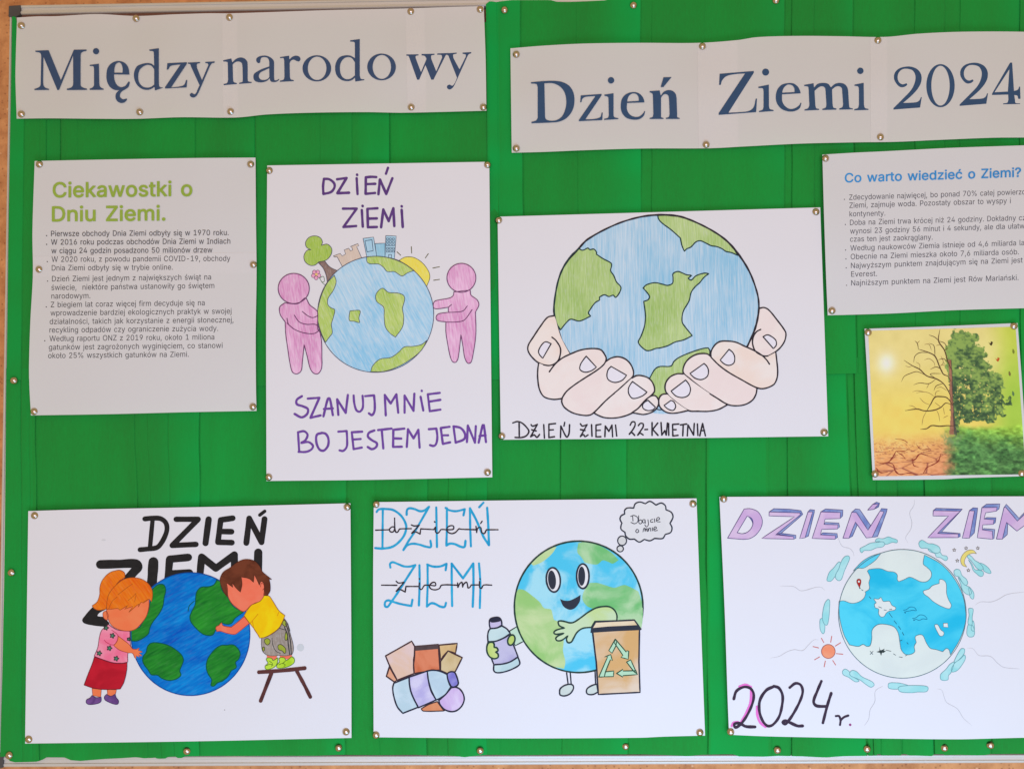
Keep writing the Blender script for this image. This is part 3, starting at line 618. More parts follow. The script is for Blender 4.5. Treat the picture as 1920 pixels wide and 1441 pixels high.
crepe('upper right sheet of pleated green crepe paper behind the year banner', 911, 1992,
      [(911,8),(915,3.5),(920,2.5),(930,4.2),(940,2.6),(960,.5),(1030,.3),(1044,4),(1070,4),(1100,2.8),(1135,1),(1145,-3),(1180,-10),(1992,-40)],
      [(911,711.5),(936,711),(1200,706),(1550,701),(1640,698.5),(1992,693)],
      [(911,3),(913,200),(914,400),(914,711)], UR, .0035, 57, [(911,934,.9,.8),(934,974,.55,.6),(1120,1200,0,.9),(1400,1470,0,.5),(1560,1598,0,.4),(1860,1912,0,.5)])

# ------------------------------------------------------------ sheets of paper
PB1 = [(40,48),(255,35),(430,33),(770,22),(900,18),(40,214),(262,210),(432,209),(771,201),(906,201)]
PB2 = [(968,102),(1317,87),(1646,76),(968,278),(1324,271),(1651,257),(1985,70),(1985,252)]
B1 = Sheet('paper_banner', 'long white banner of three joined sheets printed with the word Międzynarodowy', 'banner',
    [(32,33.3),(70,31),(104,30.7),(182,26.8),(255,30.3),(325,27.3),(390,25.3),(430,25.3),(495,23.4),(610,19.5),(766,16),(845,13.5),(907,11.7)],
    [(31.3,222.7),(91,222),(169,222.7),(255,222.9),(338,220),(443,220.4),(500,214.8),(584,211.5),(688,210.4),(756,211.5),(912,207.8)],
    [(32,33.3),(29.5,110),(29,150),(31.3,222.7)], [(907,11.7),(910.5,110),(912,207.8)],
    PB1, .0016, .0042, 62, 75, cuts=[(0,.472),(.440,.872),(.832,1.0)], mat=M_BANNER, cell=6, gstep=10, seed=1, pname='paper')
B2 = Sheet('paper_banner', 'white banner of joined sheets printed with the words Dzień Ziemi 2024', 'banner',
    [(957,91),(1018,86),(1096,82),(1200,80.7),(1310,80.7),(1383,75.5),(1420,70),(1498,67.7),(1576,68.3),(1660,69.5),(1719,63.8),(1785,60.4),(1863,59.4),(1925,60),(1992,61)],
    [(959.5,286.5),(1018,285),(1094,281.8),(1200,278.6),(1331,278),(1396,274.7),(1498,269.5),(1602,267),(1680,266),(1758,262.5),(1863,258.3),(1925,257.8),(1992,256)],
    [(957,91),(959.5,286.5)], [(1992,61),(1992,256)],
    PB2, .0016, .0045, 66, 80, cuts=[(0,.411),(.339,.682),(.652,1.0)], mat=M_BANNER, cell=6, gstep=10, seed=2, pname='paper')
T1 = Sheet('text_page', 'printed facts page headed Ciekawostki o Dniu Ziemi in olive green', 'printed page',
    [(65,302),(182,299.5),(365,296.4),(479,295.6)], [(58,778.4),(208,776),(351,772.4),(481,770)],
    [(65,302),(60.8,434),(61.6,515),(57,600),(54.4,684),(55,722),(58,778.4)], [(479,295.6),(480,420),(481,515),(479.5,620),(480,731),(481,770)],
    [(74,308),(470,308),(73,505),(475,496),(64,771),(474,762)], .0014, .0032, 80, 110, vcuts=[(0,.455),(.375,1)], mat=M_COPY, cell=8, gstep=12, seed=3)
T2 = Sheet('text_page', 'printed facts page headed Co warto wiedzieć o Ziemi? in blue', 'printed page',
    [(1542,290),(1600,286.5),(1654,284),(1720,280.5),(1785,277.3),(1920,272.7),(1985,271)], [(1552,591),(1610,589.5),(1673,587.4),(1785,581.5),(1920,577.6),(1985,576)],
    [(1542,290),(1545,400),(1549,520),(1552,591)], [(1985,271),(1988,576)],
    [(1548,297),(1560,582),(1980,275),(1980,570)], .0014, .0034, 80, 120, mat=M_COPY, cell=8, gstep=12, seed=4)
D1 = Sheet('drawn_poster', 'portrait poster of two pink figures holding a globe, lettered in purple marker', 'poster',
    [(501,310.3),(700,307),(917.4,303.4)], [(499.6,901.2),(700,899),(923,894.3)], [(501,310.3),(499,600),(499.6,901.2)], [(917.4,303.4),(920,600),(923,894.3)],
    [(505,320),(914,309),(504,894),(914,885)], .0011, .0012, 110, 160, mat=M_POSTER, cell=12, gstep=20, seed=5)
D2 = Sheet('drawn_poster', 'landscape poster of two cupped hands holding a big pencil-coloured globe', 'poster',
    [(933,406.3),(1240,397.5),(1537.9,388.9)], [(939,824),(1240,821.5),(1552.9,817.5)], [(933,406.3),(935.5,590),(939,824)], [(1537.9,388.9),(1545,590),(1552.9,817.5)],
    [(935,413),(1530,397),(941,817),(1545,810)], .0011, .0012, 110, 170, mat=M_POSTER, cell=12, gstep=20, seed=6)
D3 = Sheet('drawn_poster', 'landscape poster of a girl and a boy hugging a bright blue globe', 'poster',
    [(53,957.5),(140,954.9),(400,949.5),(657,943)], [(47,1393),(350,1389),(659,1382.4)], [(53,957.5),(50,1170),(47,1393)], [(657,943),(658.5,1170),(659,1382.4)],
    [(65,966),(651,950),(54,1385),(649,1371)], .0011, .0012, 110, 165, mat=M_POSTER, cell=12, gstep=20, seed=7)
D4 = Sheet('drawn_poster', 'landscape poster of a smiling globe holding a bottle beside a recycling bin', 'poster',
    [(700.8,940.8),(1000,937),(1306,933.8)], [(700.5,1381.2),(960,1383.3),(1200,1382),(1245,1380),(1322,1378)], [(700.8,940.8),(699.5,1100),(700.5,1381.2)], [(1306,933.8),(1314,1160),(1322,1378)],
    [(705,945),(1299,944),(705,1377),(1312,1372)], .0011, .0012, 110, 150, mat=M_POSTER, cell=12, gstep=20, seed=8)
D5 = Sheet('drawn_poster', 'landscape poster of a cyan globe ringed by clouds with lilac block letters', 'poster',
    [(1349,931),(1480,930.5),(1720,930.5),(1920,930),(1992,930)], [(1367,1376.5),(1437,1379.4),(1560,1382),(1640,1383.3),(1795,1385),(1860,1383.5),(1920,1382),(1992,1381)],
    [(1349,931),(1358.8,1145),(1364.5,1314),(1367,1376.5)], [(1992,930),(1992,1381)],
    [(1357,935),(1370,1371)], .0011, .0013, 110, 150, mat=M_POSTER, cell=12, gstep=20, seed=9)
D6 = Sheet('printed_picture', 'small square printed picture of a tree half bare and half leafy', 'picture',
    [(1621,616.2),(1760,611.5),(1908,605.5)], [(1636.6,899.5),(1770,898),(1800,896),(1928,892)], [(1621,616.2),(1627,720),(1633,830),(1636.6,899.5)], [(1908,605.5),(1915,700),(1928,892)],
    [(1628,623),(1901,611),(1641,888),(1916,887)], .0012, .0016, 90, 120, mat=M_COPY, cell=8, gstep=12, seed=10)

# ------------------------------------------------------------ thumbtacks
def tack_mesh():
    prof = [(0.0, .00335), (.0009, .00328), (.0018, .00305), (.0027, .00262), (.0034, .00208), (.0040, .0014), (.00435, .0008), (.0047, .00045), (.0048, .0002), (.0047, 0.0), (.0042, -.0001)]
    bm = bmesh.new(); n = 36; rings = []
    top = bm.verts.new((0, -prof[0][1], 0))
    for r, h in prof[1:]:
        rings.append([bm.verts.new((r*math.cos(2*math.pi*k/n), -h, r*math.sin(2*math.pi*k/n))) for k in range(n)])
    for k in range(n): bm.faces.new((top, rings[0][(k+1) % n], rings[0][k]))
    for a, b in zip(rings, rings[1:]):
        for k in range(n): bm.faces.new((a[k], a[(k+1) % n], b[(k+1) % n], b[k]))
    # the steel point, driven into the board
    q = [[bm.verts.new((rr*math.cos(2*math.pi*k/8), y, rr*math.sin(2*math.pi*k/8))) for k in range(8)] for rr, y in ((.0006, .0004), (.0005, .006))]
    tip = bm.verts.new((0, .0085, 0))
    for k in range(8):
        bm.faces.new((q[0][k], q[0][(k+1) % 8], q[1][(k+1) % 8], q[1][k])); bm.faces.new((q[1][k], q[1][(k+1) % 8], tip))
    for f in bm.faces: f.smooth = True
    bmesh.ops.recalc_face_normals(bm, faces=bm.faces)
    me = bpy.data.meshes.new('thumbtack'); bm.to_mesh(me); bm.free()
    m, nt, b = base_mat("nickel"); b.inputs['Base Color'].default_value = (0.60, 0.49, 0.40, 1); b.inputs['Metallic'].default_value = 1; b.inputs['Roughness'].default_value = .13
    n = nt.nodes.new('ShaderNodeTexNoise'); n.inputs['Scale'].default_value = 500
    bp = nt.nodes.new('ShaderNodeBump'); bp.inputs['Strength'].default_value = .15; bp.inputs['Distance'].default_value = .0002
    nt.links.new(n.outputs['Fac'], bp.inputs['Height']); nt.links.new(bp.outputs[0], b.inputs['Normal'])
    me.materials.append(m); return me
TACK = tack_mesh()
def tack(px, py, label, sheet=None, y=None):
    if sheet is not None: y = -(float(sheet.h(np.array([float(px)]), np.array([float(py)]))[0])+sheet.extra+.0001)
    o = bpy.data.objects.new('thumbtack', TACK); COL.objects.link(o); o.location = P(px, py, y)
    o.rotation_euler = (random.uniform(-.09, .09), random.uniform(0, 6.28), random.uniform(-.09, .09))
    setp(o, label, 'thumbtack', 'domed metal thumbtacks')
for s_, lst in (
 (B1, [(40,48,'at the top left corner of the Międzynarodowy banner'),(255,35,'on the top edge of the banner above the letter d'),(430,33,'on the top edge of the banner above the first n'),(770,22,'on the top edge of the banner above the letter w'),(900,18,'at the top right corner of the Międzynarodowy banner'),
       (40,214,'at the bottom left corner of the Międzynarodowy banner'),(262,210,'on the bottom edge of the banner below dz'),(432,209,'on the bottom edge of the banner below the first n'),(771,201,'on the bottom edge of the banner below the letter w'),(906,201,'at the bottom right corner of the Międzynarodowy banner')]),
 (B2, [(968,102,'at the top left corner of the Dzień Ziemi 2024 banner'),(1317,87,'on the top edge of the year banner before the Z'),(1646,76,'on the top edge of the year banner before 2024'),(968,278,'at the bottom left corner of the Dzień Ziemi 2024 banner'),(1324,271,'on the bottom edge of the year banner before the Z'),(1651,257,'on the bottom edge of the year banner before 2024')]),
 (T1, [(74,308,'at the top left corner of the olive-headed facts page'),(470,308,'at the top right corner of the olive-headed facts page'),(73,505,'halfway down the left edge of the facts page'),(475,496,'halfway down the right edge of the facts page'),(64,771,'at the bottom left corner of the olive-headed facts page'),(474,762,'at the bottom right corner of the olive-headed facts page')]),
 (D1, [(505,320,'at the top left corner of the pink figures poster'),(914,309,'at the top right corner of the pink figures poster'),(504,894,'at the bottom left corner of the pink figures poster'),(914,885,'at the bottom right corner of the pink figures poster')]),
 (D2, [(935,413,'at the top left corner of the cupped hands poster'),(1530,397,'at the top right corner of the cupped hands poster'),(941,817,'at the bottom left corner of the cupped hands poster'),(1545,810,'at the bottom right corner of the cupped hands poster')]),
 (T2, [(1548,297,'at the top left corner of the blue-headed facts page'),(1560,582,'at the bottom left corner of the blue-headed facts page')]),
 (D6, [(1628,623,'at the top left corner of the tree picture'),(1901,611,'at the top right corner of the tree picture'),(1641,888,'at the bottom left corner of the tree picture'),(1916,887,'at the bottom right corner of the tree picture')]),
 (D3, [(65,966,'at the top left corner of the hugging children poster'),(651,950,'at the top right corner of the hugging children poster'),(54,1385,'at the bottom left corner of the hugging children poster'),(649,1371,'at the bottom right corner of the hugging children poster')]),
 (D4, [(705,945,'at the top left corner of the smiling globe poster'),(1299,944,'at the top right corner of the smiling globe poster'),(705,1377,'at the bottom left corner of the smiling globe poster'),(1312,1372,'at the bottom right corner of the smiling globe poster')]),
 (D5, [(1357,935,'at the top left corner of the lilac lettered poster'),(1370,1371,'at the bottom left corner of the lilac lettered poster')]),
): 
    for a, b_, t in lst: tack(a, b_, 'shiny round tack '+t, s_)
for a, b_, t, yy in ((946,19,'in green paper at the top, right of the Międzynarodowy banner',.0018),(1188,10,'in green paper above the word Dzień of the banner',.0016),(1455,1,'in green paper cut by the top of the photo above Ziemi',.0016),
    (26,713,'in green paper at the left edge left of the facts page foot',.0024),(21,1073,'in green paper at the left edge beside the children poster',.0036),(17,1415,'in green paper at the bottom left corner of the board',.0036),
    (350,1407,'in the bottom green strip under the drawn girl and globe',.0036),(635,1401,'in the bottom green strip under the children poster right end',.0036),(900,1406,'in the bottom green strip under the bottle drawing',.0036),
    (1173,1398,'in the bottom green strip under the drawn recycling bin',.0042),(1458,1405,'in the bottom green strip under the handwritten 2024',.0042),(1626,1403,'in the bottom green strip, first tack right of the handwritten r',.0042),
    (1771,1401,'in the bottom green strip, second tack from the lower right end',.0042),(1857,1396,'in the bottom green strip, nearest the lower right corner',.0042)):
    tack(a, b_, 'shiny round tack '+t, None, yy)

# ------------------------------------------------------------ printed banner letters
K = 500/1920
TA, TB, TC, TD = (0,0,K), (480,0,K), (940,0,K), (1420,0,K)
T0 = (0,0,.125)
NB = ink((54,66,86), 'tl', .10, .5); NB2 = ink((52,70,94), 'tr', .10, .5)
def glyph(S, T, mat, *loops): S.fill('letter', '|'.join(loops), T, mat, 1, step=1.2)
def els(*a, **k): return ' '.join('%.1f,%.1f' % p for p in ell(*a, **k))
glyph(B1, T0, NB, "530,762! 728,755! 912,1205! 1108,748! 1297,745! 1297,765! 1240,778 1215,800 1208,840! 1207,1230! 1212,1290 1245,1315 1303,1332! 1303,1350! 1002,1352! 1002,1332! 1065,1315 1092,1285 1098,1225! 1096,830! 885,1350! 860,1352! 650,850! 645,1230! 655,1290 685,1320 735,1335! 735,1350! 515,1352! 515,1335! 575,1315 605,1285 610,1225! 618,860! 612,810 590,790 530,780!")
glyph(B1, T0, NB, "1345,975! 1482,958! 1488,1240! 1495,1290 1515,1315 1553,1332! 1553,1348! 1345,1350! 1345,1332! 1385,1315 1408,1285 1410,1235! 1410,1040! 1405,1005 1390,993 1345,990!", els(1440,770,46,n=22))
glyph(B1, TA, NB, "932,538! 820,536! 824,575 840,610 868,628 900,620 925,588! 935,592! 925,625 900,645 878,658 864,678 865,700 885,715 912,710! 914,720! 895,738 870,742 845,730 832,705 835,675 858,650! 825,648 790,625 770,585 766,540 775,490 805,455 850,440 895,452 922,485", "822,524! 882,524! 882,490 872,460 855,450 835,462 824,490")
glyph(B1, TA, NB, "1075,358! 1143,348! 1143,590! 1148,625 1175,632! 1115,652! 1112,625! 1090,640 1060,648 1020,640 985,610 966,565 966,520 985,480 1020,462 1060,455 1090,460 1110,475! 1108,395! 1104,372 1075,366!", "1110,500! 1090,475 1060,468 1030,480 1005,505 995,545 1000,590 1025,622 1060,632 1090,625 1110,610!")
glyph(B1, TA, NB, "1205,456! 1345,449! 1345,460! 1232,630! 1290,624 1325,612 1340,577! 1348,577! 1343,630! 1188,638! 1188,628! 1300,465! 1250,470 1225,478 1212,500! 1200,503!")
YG = "1352,452! 1440,447! 1440,455! 1418,462 1418,490! 1454,578! 1500,470! 1495,458 1478,455! 1478,447! 1545,443! 1545,452! 1525,458 1512,475! 1430,665! 1415,690 1395,702 1375,698 1366,682 1380,670 1400,680 1412,670 1425,640 1437,615! 1375,480! 1368,462 1352,460!"
glyph(B1, TA, NB, YG)
glyph(B1, TA, NB, "1607,435! 1665,422! 1672,450! 1700,425 1730,415 1760,422 1780,445 1783,480! 1783,565! 1786,585 1812,592! 1812,598! 1722,605! 1722,597! 1745,590 1748,570! 1746,485! 1740,455 1720,444 1695,448 1675,465! 1678,570! 1682,590 1705,600! 1705,606! 1610,614! 1610,606! 1635,598 1642,575! 1640,470! 1637,448 1607,443!")
glyph(B1, TB, NB, "15,455 2,440 5,420 30,405 70,402 105,415 128,440 130,480! 130,555! 134,578 150,578 165,568! 167,575! 150,588 125,592 105,585 98,565! 80,582 50,593 20,593 -5,585 -18,565 -15,535 10,515 50,495 95,480! 95,445 85,420 60,412 38,418 32,435 28,452", "95,492! 60,508 30,525 20,550 32,572 60,577 85,568 96,555!")
glyph(B1, TB, NB, "173,412! 238,402! 240,430! 262,410 285,402 310,408 320,425 310,443 292,440 270,430 250,440 242,455! 244,555! 250,572 272,578! 272,585! 172,590! 172,582! 198,574 205,555! 203,440! 198,420 173,420!")
glyph(B1, TB, NB, els(438,493,103,94), els(440,493,67,84))
glyph(B1, TB, NB, "678,292! 747,282! 747,545! 755,568 780,572! 780,578! 715,588! 712,560! 690,578 660,585 620,578 585,550 570,505 575,455 600,415 640,400 680,402 712,420! 712,330! 708,305 678,300!", "712,450! 690,420 660,412 630,425 608,460 605,510 618,550 645,570 680,568 712,545!")
glyph(B1, TB, NB, els(904,483,103,96), els(906,483,66,86))
glyph(B1, TB, NB, "1083,393! 1170,392! 1170,400! 1150,405 1150,420! 1188,520! 1228,425! 1215,405 1192,400! 1192,390! 1285,388! 1285,396! 1262,402 1262,425! 1298,515! 1340,415! 1335,398 1305,395! 1305,386! 1385,383! 1385,392! 1368,398 1358,415! 1278,575! 1262,575! 1220,470! 1175,575! 1160,575! 1105,420! 1098,405 1083,402!")
glyph(B1, TB, NB, "1368,385! 1445,380! 1445,388! 1420,395 1422,420! 1465,500! 1510,410! 1510,395 1487,388! 1487,380! 1550,376! 1550,385! 1532,392 1522,408! 1440,590! 1420,628 1398,645 1380,640 1375,622 1392,610 1412,618 1425,608 1440,580 1447,560! 1392,420! 1385,402 1368,393!")
glyph(B2, TC, NB2, "213,593! 300,585 380,583 440,592 490,620 520,670 526,740 510,800 470,850 420,875 370,882 217,888! 217,878! 250,868 262,850! 262,630! 255,608 240,603 213,602!", "310,600! 370,600 420,622 455,665 468,730 460,790 435,840 400,864 360,870 325,862 315,845!")
glyph(B2, TC, NB2, "572,688! 722,677! 722,687! 605,860! 660,858 700,850 715,840 722,812! 730,810! 727,865! 558,873! 558,865! 678,692! 630,695 600,700 582,715 578,735! 568,738!")
glyph(B2, TC, NB2, "742,682! 808,672! 808,820! 812,842 843,852! 843,858! 740,864! 740,856! 768,848 774,830! 772,720! 768,698 742,690!", els(790,579,23,n=20))
glyph(B2, TC, NB2, "1030,738! 905,742! 905,790 925,825 960,842 995,838 1022,815 1030,800! 1036,803! 1025,835 995,858 950,862 900,848 868,810 860,760 870,710 900,678 945,664 985,670 1015,695 1028,722", "907,732! 990,727! 988,700 972,678 945,674 920,690 909,715")
glyph(B2, TC, NB2, "1068,657! 1140,652! 1148,690! 1170,662 1200,650 1232,655 1254,675 1262,705! 1266,820! 1268,845 1284,850! 1284,857! 1185,857! 1185,850! 1206,842 1212,820! 1208,720! 1203,690 1185,678 1165,684 1150,705! 1150,820! 1152,845 1168,850! 1168,857! 1068,857! 1068,850! 1090,842 1095,820! 1092,700! 1088,675 1068,665!", "1168,557! 1226,556! 1168,627! 1147,628!")
glyph(B2, TC, NB2, "1572,532! 1818,512! 1818,525! 1635,812! 1720,808 1780,800 1815,775 1832,712! 1841,710! 1835,808! 1565,828! 1565,815! 1755,530! 1680,535 1620,550 1590,580 1580,612! 1568,612!")
glyph(B2, TD, NB2, "8,625! 83,610! 84,765! 90,785 117,793! 117,800! 12,808! 12,800! 38,790 45,770! 45,660! 40,638 8,635!", els(60,520,25,n=20))
glyph(B2, TD, NB2, "312,673! 178,680! 180,730 200,765 235,785 270,780 300,760 312,740! 318,743! 305,780 270,800 225,803 175,785 142,745 133,695 145,645 175,612 215,600 260,602 292,625 308,655", "180,668! 268,664! 266,635 250,615 220,610 195,628 183,650")
glyph(B2, TD, NB2, "338,612! 405,600! 408,632! 435,605 475,598 510,605 530,630! 560,605 595,598 630,608 650,635 655,665! 660,750! 665,775 688,782! 688,788! 590,790! 590,782! 612,772 618,750! 612,665! 608,635 590,622 565,625 538,645! 542,750! 548,775 570,782! 570,790! 468,793! 468,785! 492,775 498,755! 492,660! 488,635 470,622 445,628 412,655! 418,760! 425,780 445,785! 445,792! 340,797! 340,789! 365,780 375,760! 370,645! 365,625 338,620!")
glyph(B2, TD, NB2, "700,610! 766,597! 768,755! 775,778 800,785! 800,792! 698,795! 698,787! 725,778 732,755! 732,650! 727,625 700,618!", els(742,511,23,n=20))
TWO = "1075,600! 1080,612! 1060,626 1030,628 1003,605 985,570 988,530 1015,498 1060,482 1110,482 1155,502 1180,540 1180,590 1155,640 1110,690 1050,742! 1110,740 1150,735 1168,722 1178,700! 1184,700! 1172,775! 980,790! 980,780! 1060,700 1110,645 1135,590 1138,545 1120,510 1085,497 1045,500 1018,525 1010,560 1020,592 1045,608"
glyph(B2, TD, NB2, TWO)
glyph(B2, TD, NB2, els(1319,618,102,155), els(1319,618,66,143))
glyph(B2, (TD[0]+477*K, -27*K, K), NB2, TWO)
glyph(B2, TD, NB2, "1820,452! 1835,452! 1848,655! 1870,650 1880,640 1885,625! 1892,625! 1895,712! 1880,712 1872,690 1850,685! 1855,720! 1860,742 1892,745! 1892,750! 1770,752! 1770,745! 1800,740 1808,720! 1806,682! 1690,685! 1690,675!", "1708,665! 1804,660! 1815,500!")

# ------------------------------------------------------------ printed pages
OL = ink((140,158,62), 't', .05); GR = ink((72,65,62), 't', .05); BL = ink((60,132,182), 't', .05); GR2 = ink((82,76,78), 't', .05)
k1 = 460/1920; TL1, TL2 = (40,300,k1), (40,540,k1)
T1.text('text_line', 'Ciekawostki o', 248,292,1335,280,27.5,TL1,OL,1,1.9)
T1.text('text_line', 'Dniu Ziemi.', 242,480,1125,472,27.5,TL1,OL,1,1.9)
for T, t, x0, y0, x1, y1 in (
 (TL1,'Pierwsze obchody Dnia Ziemi odbyły się w 1970 roku.',232,597,1622,588),(TL1,'W 2016 roku podczas obchodów Dnia Ziemi w Indiach',232,663,1635,655),
 (TL1,'w ciągu 24 godzin posadzono 50 milionów drzew',235,730,1495,724),(TL1,'W 2020 roku, z powodu pandemii COVID-19, obchody',237,797,1635,790),
 (TL1,'Dnia Ziemi odbyły się w trybie online.',238,865,1185,858),(TL1,'Dzień Ziemi jest jednym z największych świąt na',240,950,1485,935),
 (TL1,'świecie,  niektóre państwa ustanowiły go świętem',235,1018,1510,1002),(TL2,'narodowym.',235,83,540,79),
 (TL2,'Z biegiem lat coraz więcej firm decyduje się na',230,150,1435,135),(TL2,'wprowadzenie bardziej ekologicznych praktyk w swojej',228,215,1645,200),
 (TL2,'działalności, takich jak korzystanie z energii słonecznej,',222,282,1660,268),(TL2,'recykling odpadów czy ograniczenie zużycia wody.',220,348,1540,335),
 (TL2,'Według raportu ONZ z 2019 roku, około 1 miliona',220,415,1510,402),(TL2,'gatunków jest zagrożonych wyginięciem, co stanowi',215,483,1575,468),
 (TL2,'około 25% wszystkich gatunków na Ziemi.',210,548,1310,537)):
    T1.text('text_line', t, x0, y0, x1, y1, 10.2, T, GR, 1)
T1.pen('bullet_point', "197,592 | 197,660 | 203,795 | 205,947", TL1, 2.2, GR); T1.pen('bullet_point', "195,147 | 183,412", TL2, 2.2, GR)
k2 = 380/1711; TR = (1540,280,k2)
T2.text('text_line', 'Co warto wiedzieć o Ziemi?', 200,280,1685,232,17.0,TR,BL,1,1.0)
for t, x0, y0, x1, y1 in (('Zdecydowanie najwięcej, bo ponad 70% całej powierzchni',235,427,1800,378),('Ziemi, zajmuje woda. Pozostały obszar to wyspy i',237,495,1600,455),
 ('kontynenty.',238,567,540,560),('Doba na Ziemi trwa krócej niż 24 godziny. Dokładny czas',242,640,1785,597),('wynosi 23 godziny 56 minut i 4 sekundy, ale dla ułatwienia',243,712,1835,664),
 ('czas ten jest zaokrąglany.',243,780,940,762),('Według naukowców Ziemia istnieje od 4,6 miliarda lat.',245,855,1748,808),('Obecnie na Ziemi mieszka około 7,6 miliarda osób.',248,928,1668,886),
 ('Najwyższym punktem znajdującym się na Ziemi jest',250,1003,1700,956),('Everest.',252,1075,470,1069),('Najniższym punktem na Ziemi jest Rów Mariański.',252,1150,1665,1103)):
    T2.text('text_line', t, x0, y0, x1, y1, 10.0, TR, GR2, 1)
T2.pen('bullet_point', "195,423 | 203,635 | 205,850 | 208,925 | 210,1000 | 213,1147", TR, 2.0, GR2)

# ------------------------------------------------------------ poster of the two pink figures
k = 440/1920; TP, TPT, TPB = (490,420,k), (490,300,k), (490,700,k)
PU = ink((94,60,122), 'p', .18); PU2 = ink((110,68,150), 'p', .20)
def letters(S, T, w, mat, items, layer=2, **kw):
    for it in items: S.pen('letter', it, T, w, mat, layer, **kw)
letters(D1, TPT, 4.9, PU, ["512,155 505,215 508,278 | 512,155 555,158 595,190 598,225 570,262 508,278","620,158! 697,148! 622,272! 718,268!","780,150 787,278 | 783,120 784,123","940,140 900,138 855,142! 853,277! 930,270! | 855,198 932,195",
  "958,280! 970,160! 1022,278! 1072,150!","1020,112 1036,65","668,398 780,398! 672,548! 775,540","822,410 830,545 | 828,375 829,378","950,395 868,400! 872,550! 945,548! | 870,480 945,478","980,550! 998,405! 1042,500! 1080,395! 1088,540!","1148,408 1157,548 | 1148,378 1149,381"])
letters(D1, TPB, 4.3, PU2, ["332,185 290,215 290,250 340,268 380,290 375,330 330,358 272,330","380,205! 475,198! 402,362! 485,342!","508,350! 545,205 560,205 585,340! | 512,290 585,285","630,338! 620,210! 690,322! 708,175!",
  "755,180 760,240 778,300 805,312 828,285 832,240 828,182","850,185 922,178! 928,250 925,310 905,340 880,325","1018,342! 1010,175! 1058,245! 1105,170! 1120,320!","1172,320! 1172,180! 1245,305! 1252,165!","1303,190 1325,302 | 1312,140 1313,143","1460,158 1362,170! 1378,308! 1465,295 | 1372,230 1465,215",
  "300,480! 310,640! | 300,480 350,472 378,500 360,545 325,567 385,560 422,590 410,620 365,640 305,640","500,485 455,500 450,560 475,620 510,630 545,590 548,530 525,492 490,485","630,475 698,470! 702,540 698,600 670,632 640,628","825,475 740,480! 755,618! 822,605 | 745,540 812,535","925,465 880,485 872,515 905,545 945,570 940,600 905,618 870,600",
  "955,462 1065,450 | 985,460 998,612","1170,450 1080,460! 1078,600! 1150,598 | 1080,530 1145,532","1190,600! 1200,455! 1245,530! 1285,460! 1295,605!","1370,455 1432,450! 1440,520 1430,575 1410,592 1380,585","1540,435 1468,445! 1485,575! 1545,562 | 1475,505 1528,505","1572,432! 1590,565! | 1572,432 1630,445 1665,490 1660,535 1590,565","1682,560! 1690,425! 1748,565! 1755,430!","1778,565 1812,420 1820,420 1838,560 | 1785,510 1835,505"])
SEA1 = streak((136,190,224),(192,212,230),'p',28,430,40,.40,11,.38,.62); LND1 = streak((158,186,80),(196,208,128),'p',20,480,50,.30,14,.38,.62); PNK = streak((208,132,182),(236,184,216),'p',8,480,50,.35,16,.38,.62)
LN = ink((75,72,88),'p'); PL = ink((110,62,100),'p'); OLV = ink((100,92,50),'p')
D1.fill('drawn_sun', "1130,295! 1180,270 1250,275 1320,320 1370,390 1378,440 1355,505! 1300,520! 1180,380", TP, streak((232,205,70),(245,222,110),'p',20), 1, edge=(1.1,OLV))
D1.pen('sun_ray', "1110,228 1140,255 | 1227,185 1230,238 | 1366,243 1342,277 | 1403,360 1457,350 | 1410,460 1457,453", TP, 1.5, OLV)
BB = streak((150,190,215),(180,208,228),'p',5); 
tr_ = D1.fill('drawn_tree', "405,210! 370,190 362,150 390,110 440,97 485,115 500,150 490,175! 540,165 575,200 570,250 530,295 470,310! 440,335 400,338 360,310 348,265 365,225 385,210!", TP, streak((150,180,70),(188,205,105),'p',5), 2, edge=(1.2,LN))
D1.fill('trunk', "465,315! 515,298! 560,350 630,385! 600,410 560,450 540,480! 530,420 505,360", TP, streak((120,92,88),(160,130,120),'p',10), 1, parent=tr_, edge=(1.1,LN))
cs = D1.fill('drawn_castle', "590,262! 645,240! 662,262! 690,245! 678,212! 715,198! 730,220! 748,212! 740,190! 728,185! 790,160! 798,178! 780,185! 822,280! 740,310 665,352! 620,268! 600,270!", TP, streak((205,180,165),(222,200,190),'p',5), 1, edge=(1.0,LN))
b1 = D1.fill('drawn_building', "832,118! 918,107! 945,268! 865,278!", TP, BB, 1, edge=(1.0,LN)); D1.pen('window', "848,138! 905,128! 915,218! 865,228! 848,138", TP, 1.1, ink((50,75,100),'p'), 2, parent=b1)
D1.fill('drawn_building', "930,160! 1012,157! 1012,275! 945,275!", TP, streak((125,178,208),(160,200,222),'p',5), 1, edge=(1.0,LN))
b3 = D1.fill('drawn_building', "1018,95! 1103,98! 1088,290! 1012,280!", TP, BB, 2, edge=(1.0,LN))
for yy in (122,146,171,200,223):
    for xx in (1032,1056,1080): D1.pen('window', "%d,%d! %d,%d! %d,%d! %d,%d! %d,%d" % (xx-8,yy-7,xx+8,yy-7,xx+8,yy+7,xx-8,yy+7,xx-8,yy-7), TP, .9, ink((45,65,90),'p'), 3, parent=b3)
D1.pen('door', "1042,285! 1042,250! 1065,250! 1063,285!", TP, 1.0, LN, 3, parent=b3)
fl = D1.pen('drawn_flower', "475,440 500,480 525,500 | 480,440 508,428 515,470 498,475", TP, 1.1, ink((80,110,70),'p'), 1)
for q in range(5):
    a = q*1.2566+.3; D1.fill('petal', [ell(448+24*math.cos(a),414+26*math.sin(a),16,n=14)], TP, streak((225,140,175),(235,165,195),'p'), 1, parent=fl, edge=(.9,PL))
D1.fill('flower_centre', [ell(450,412,11,n=12)], TP, ink((235,190,110),'p'), 2.2, parent=fl)
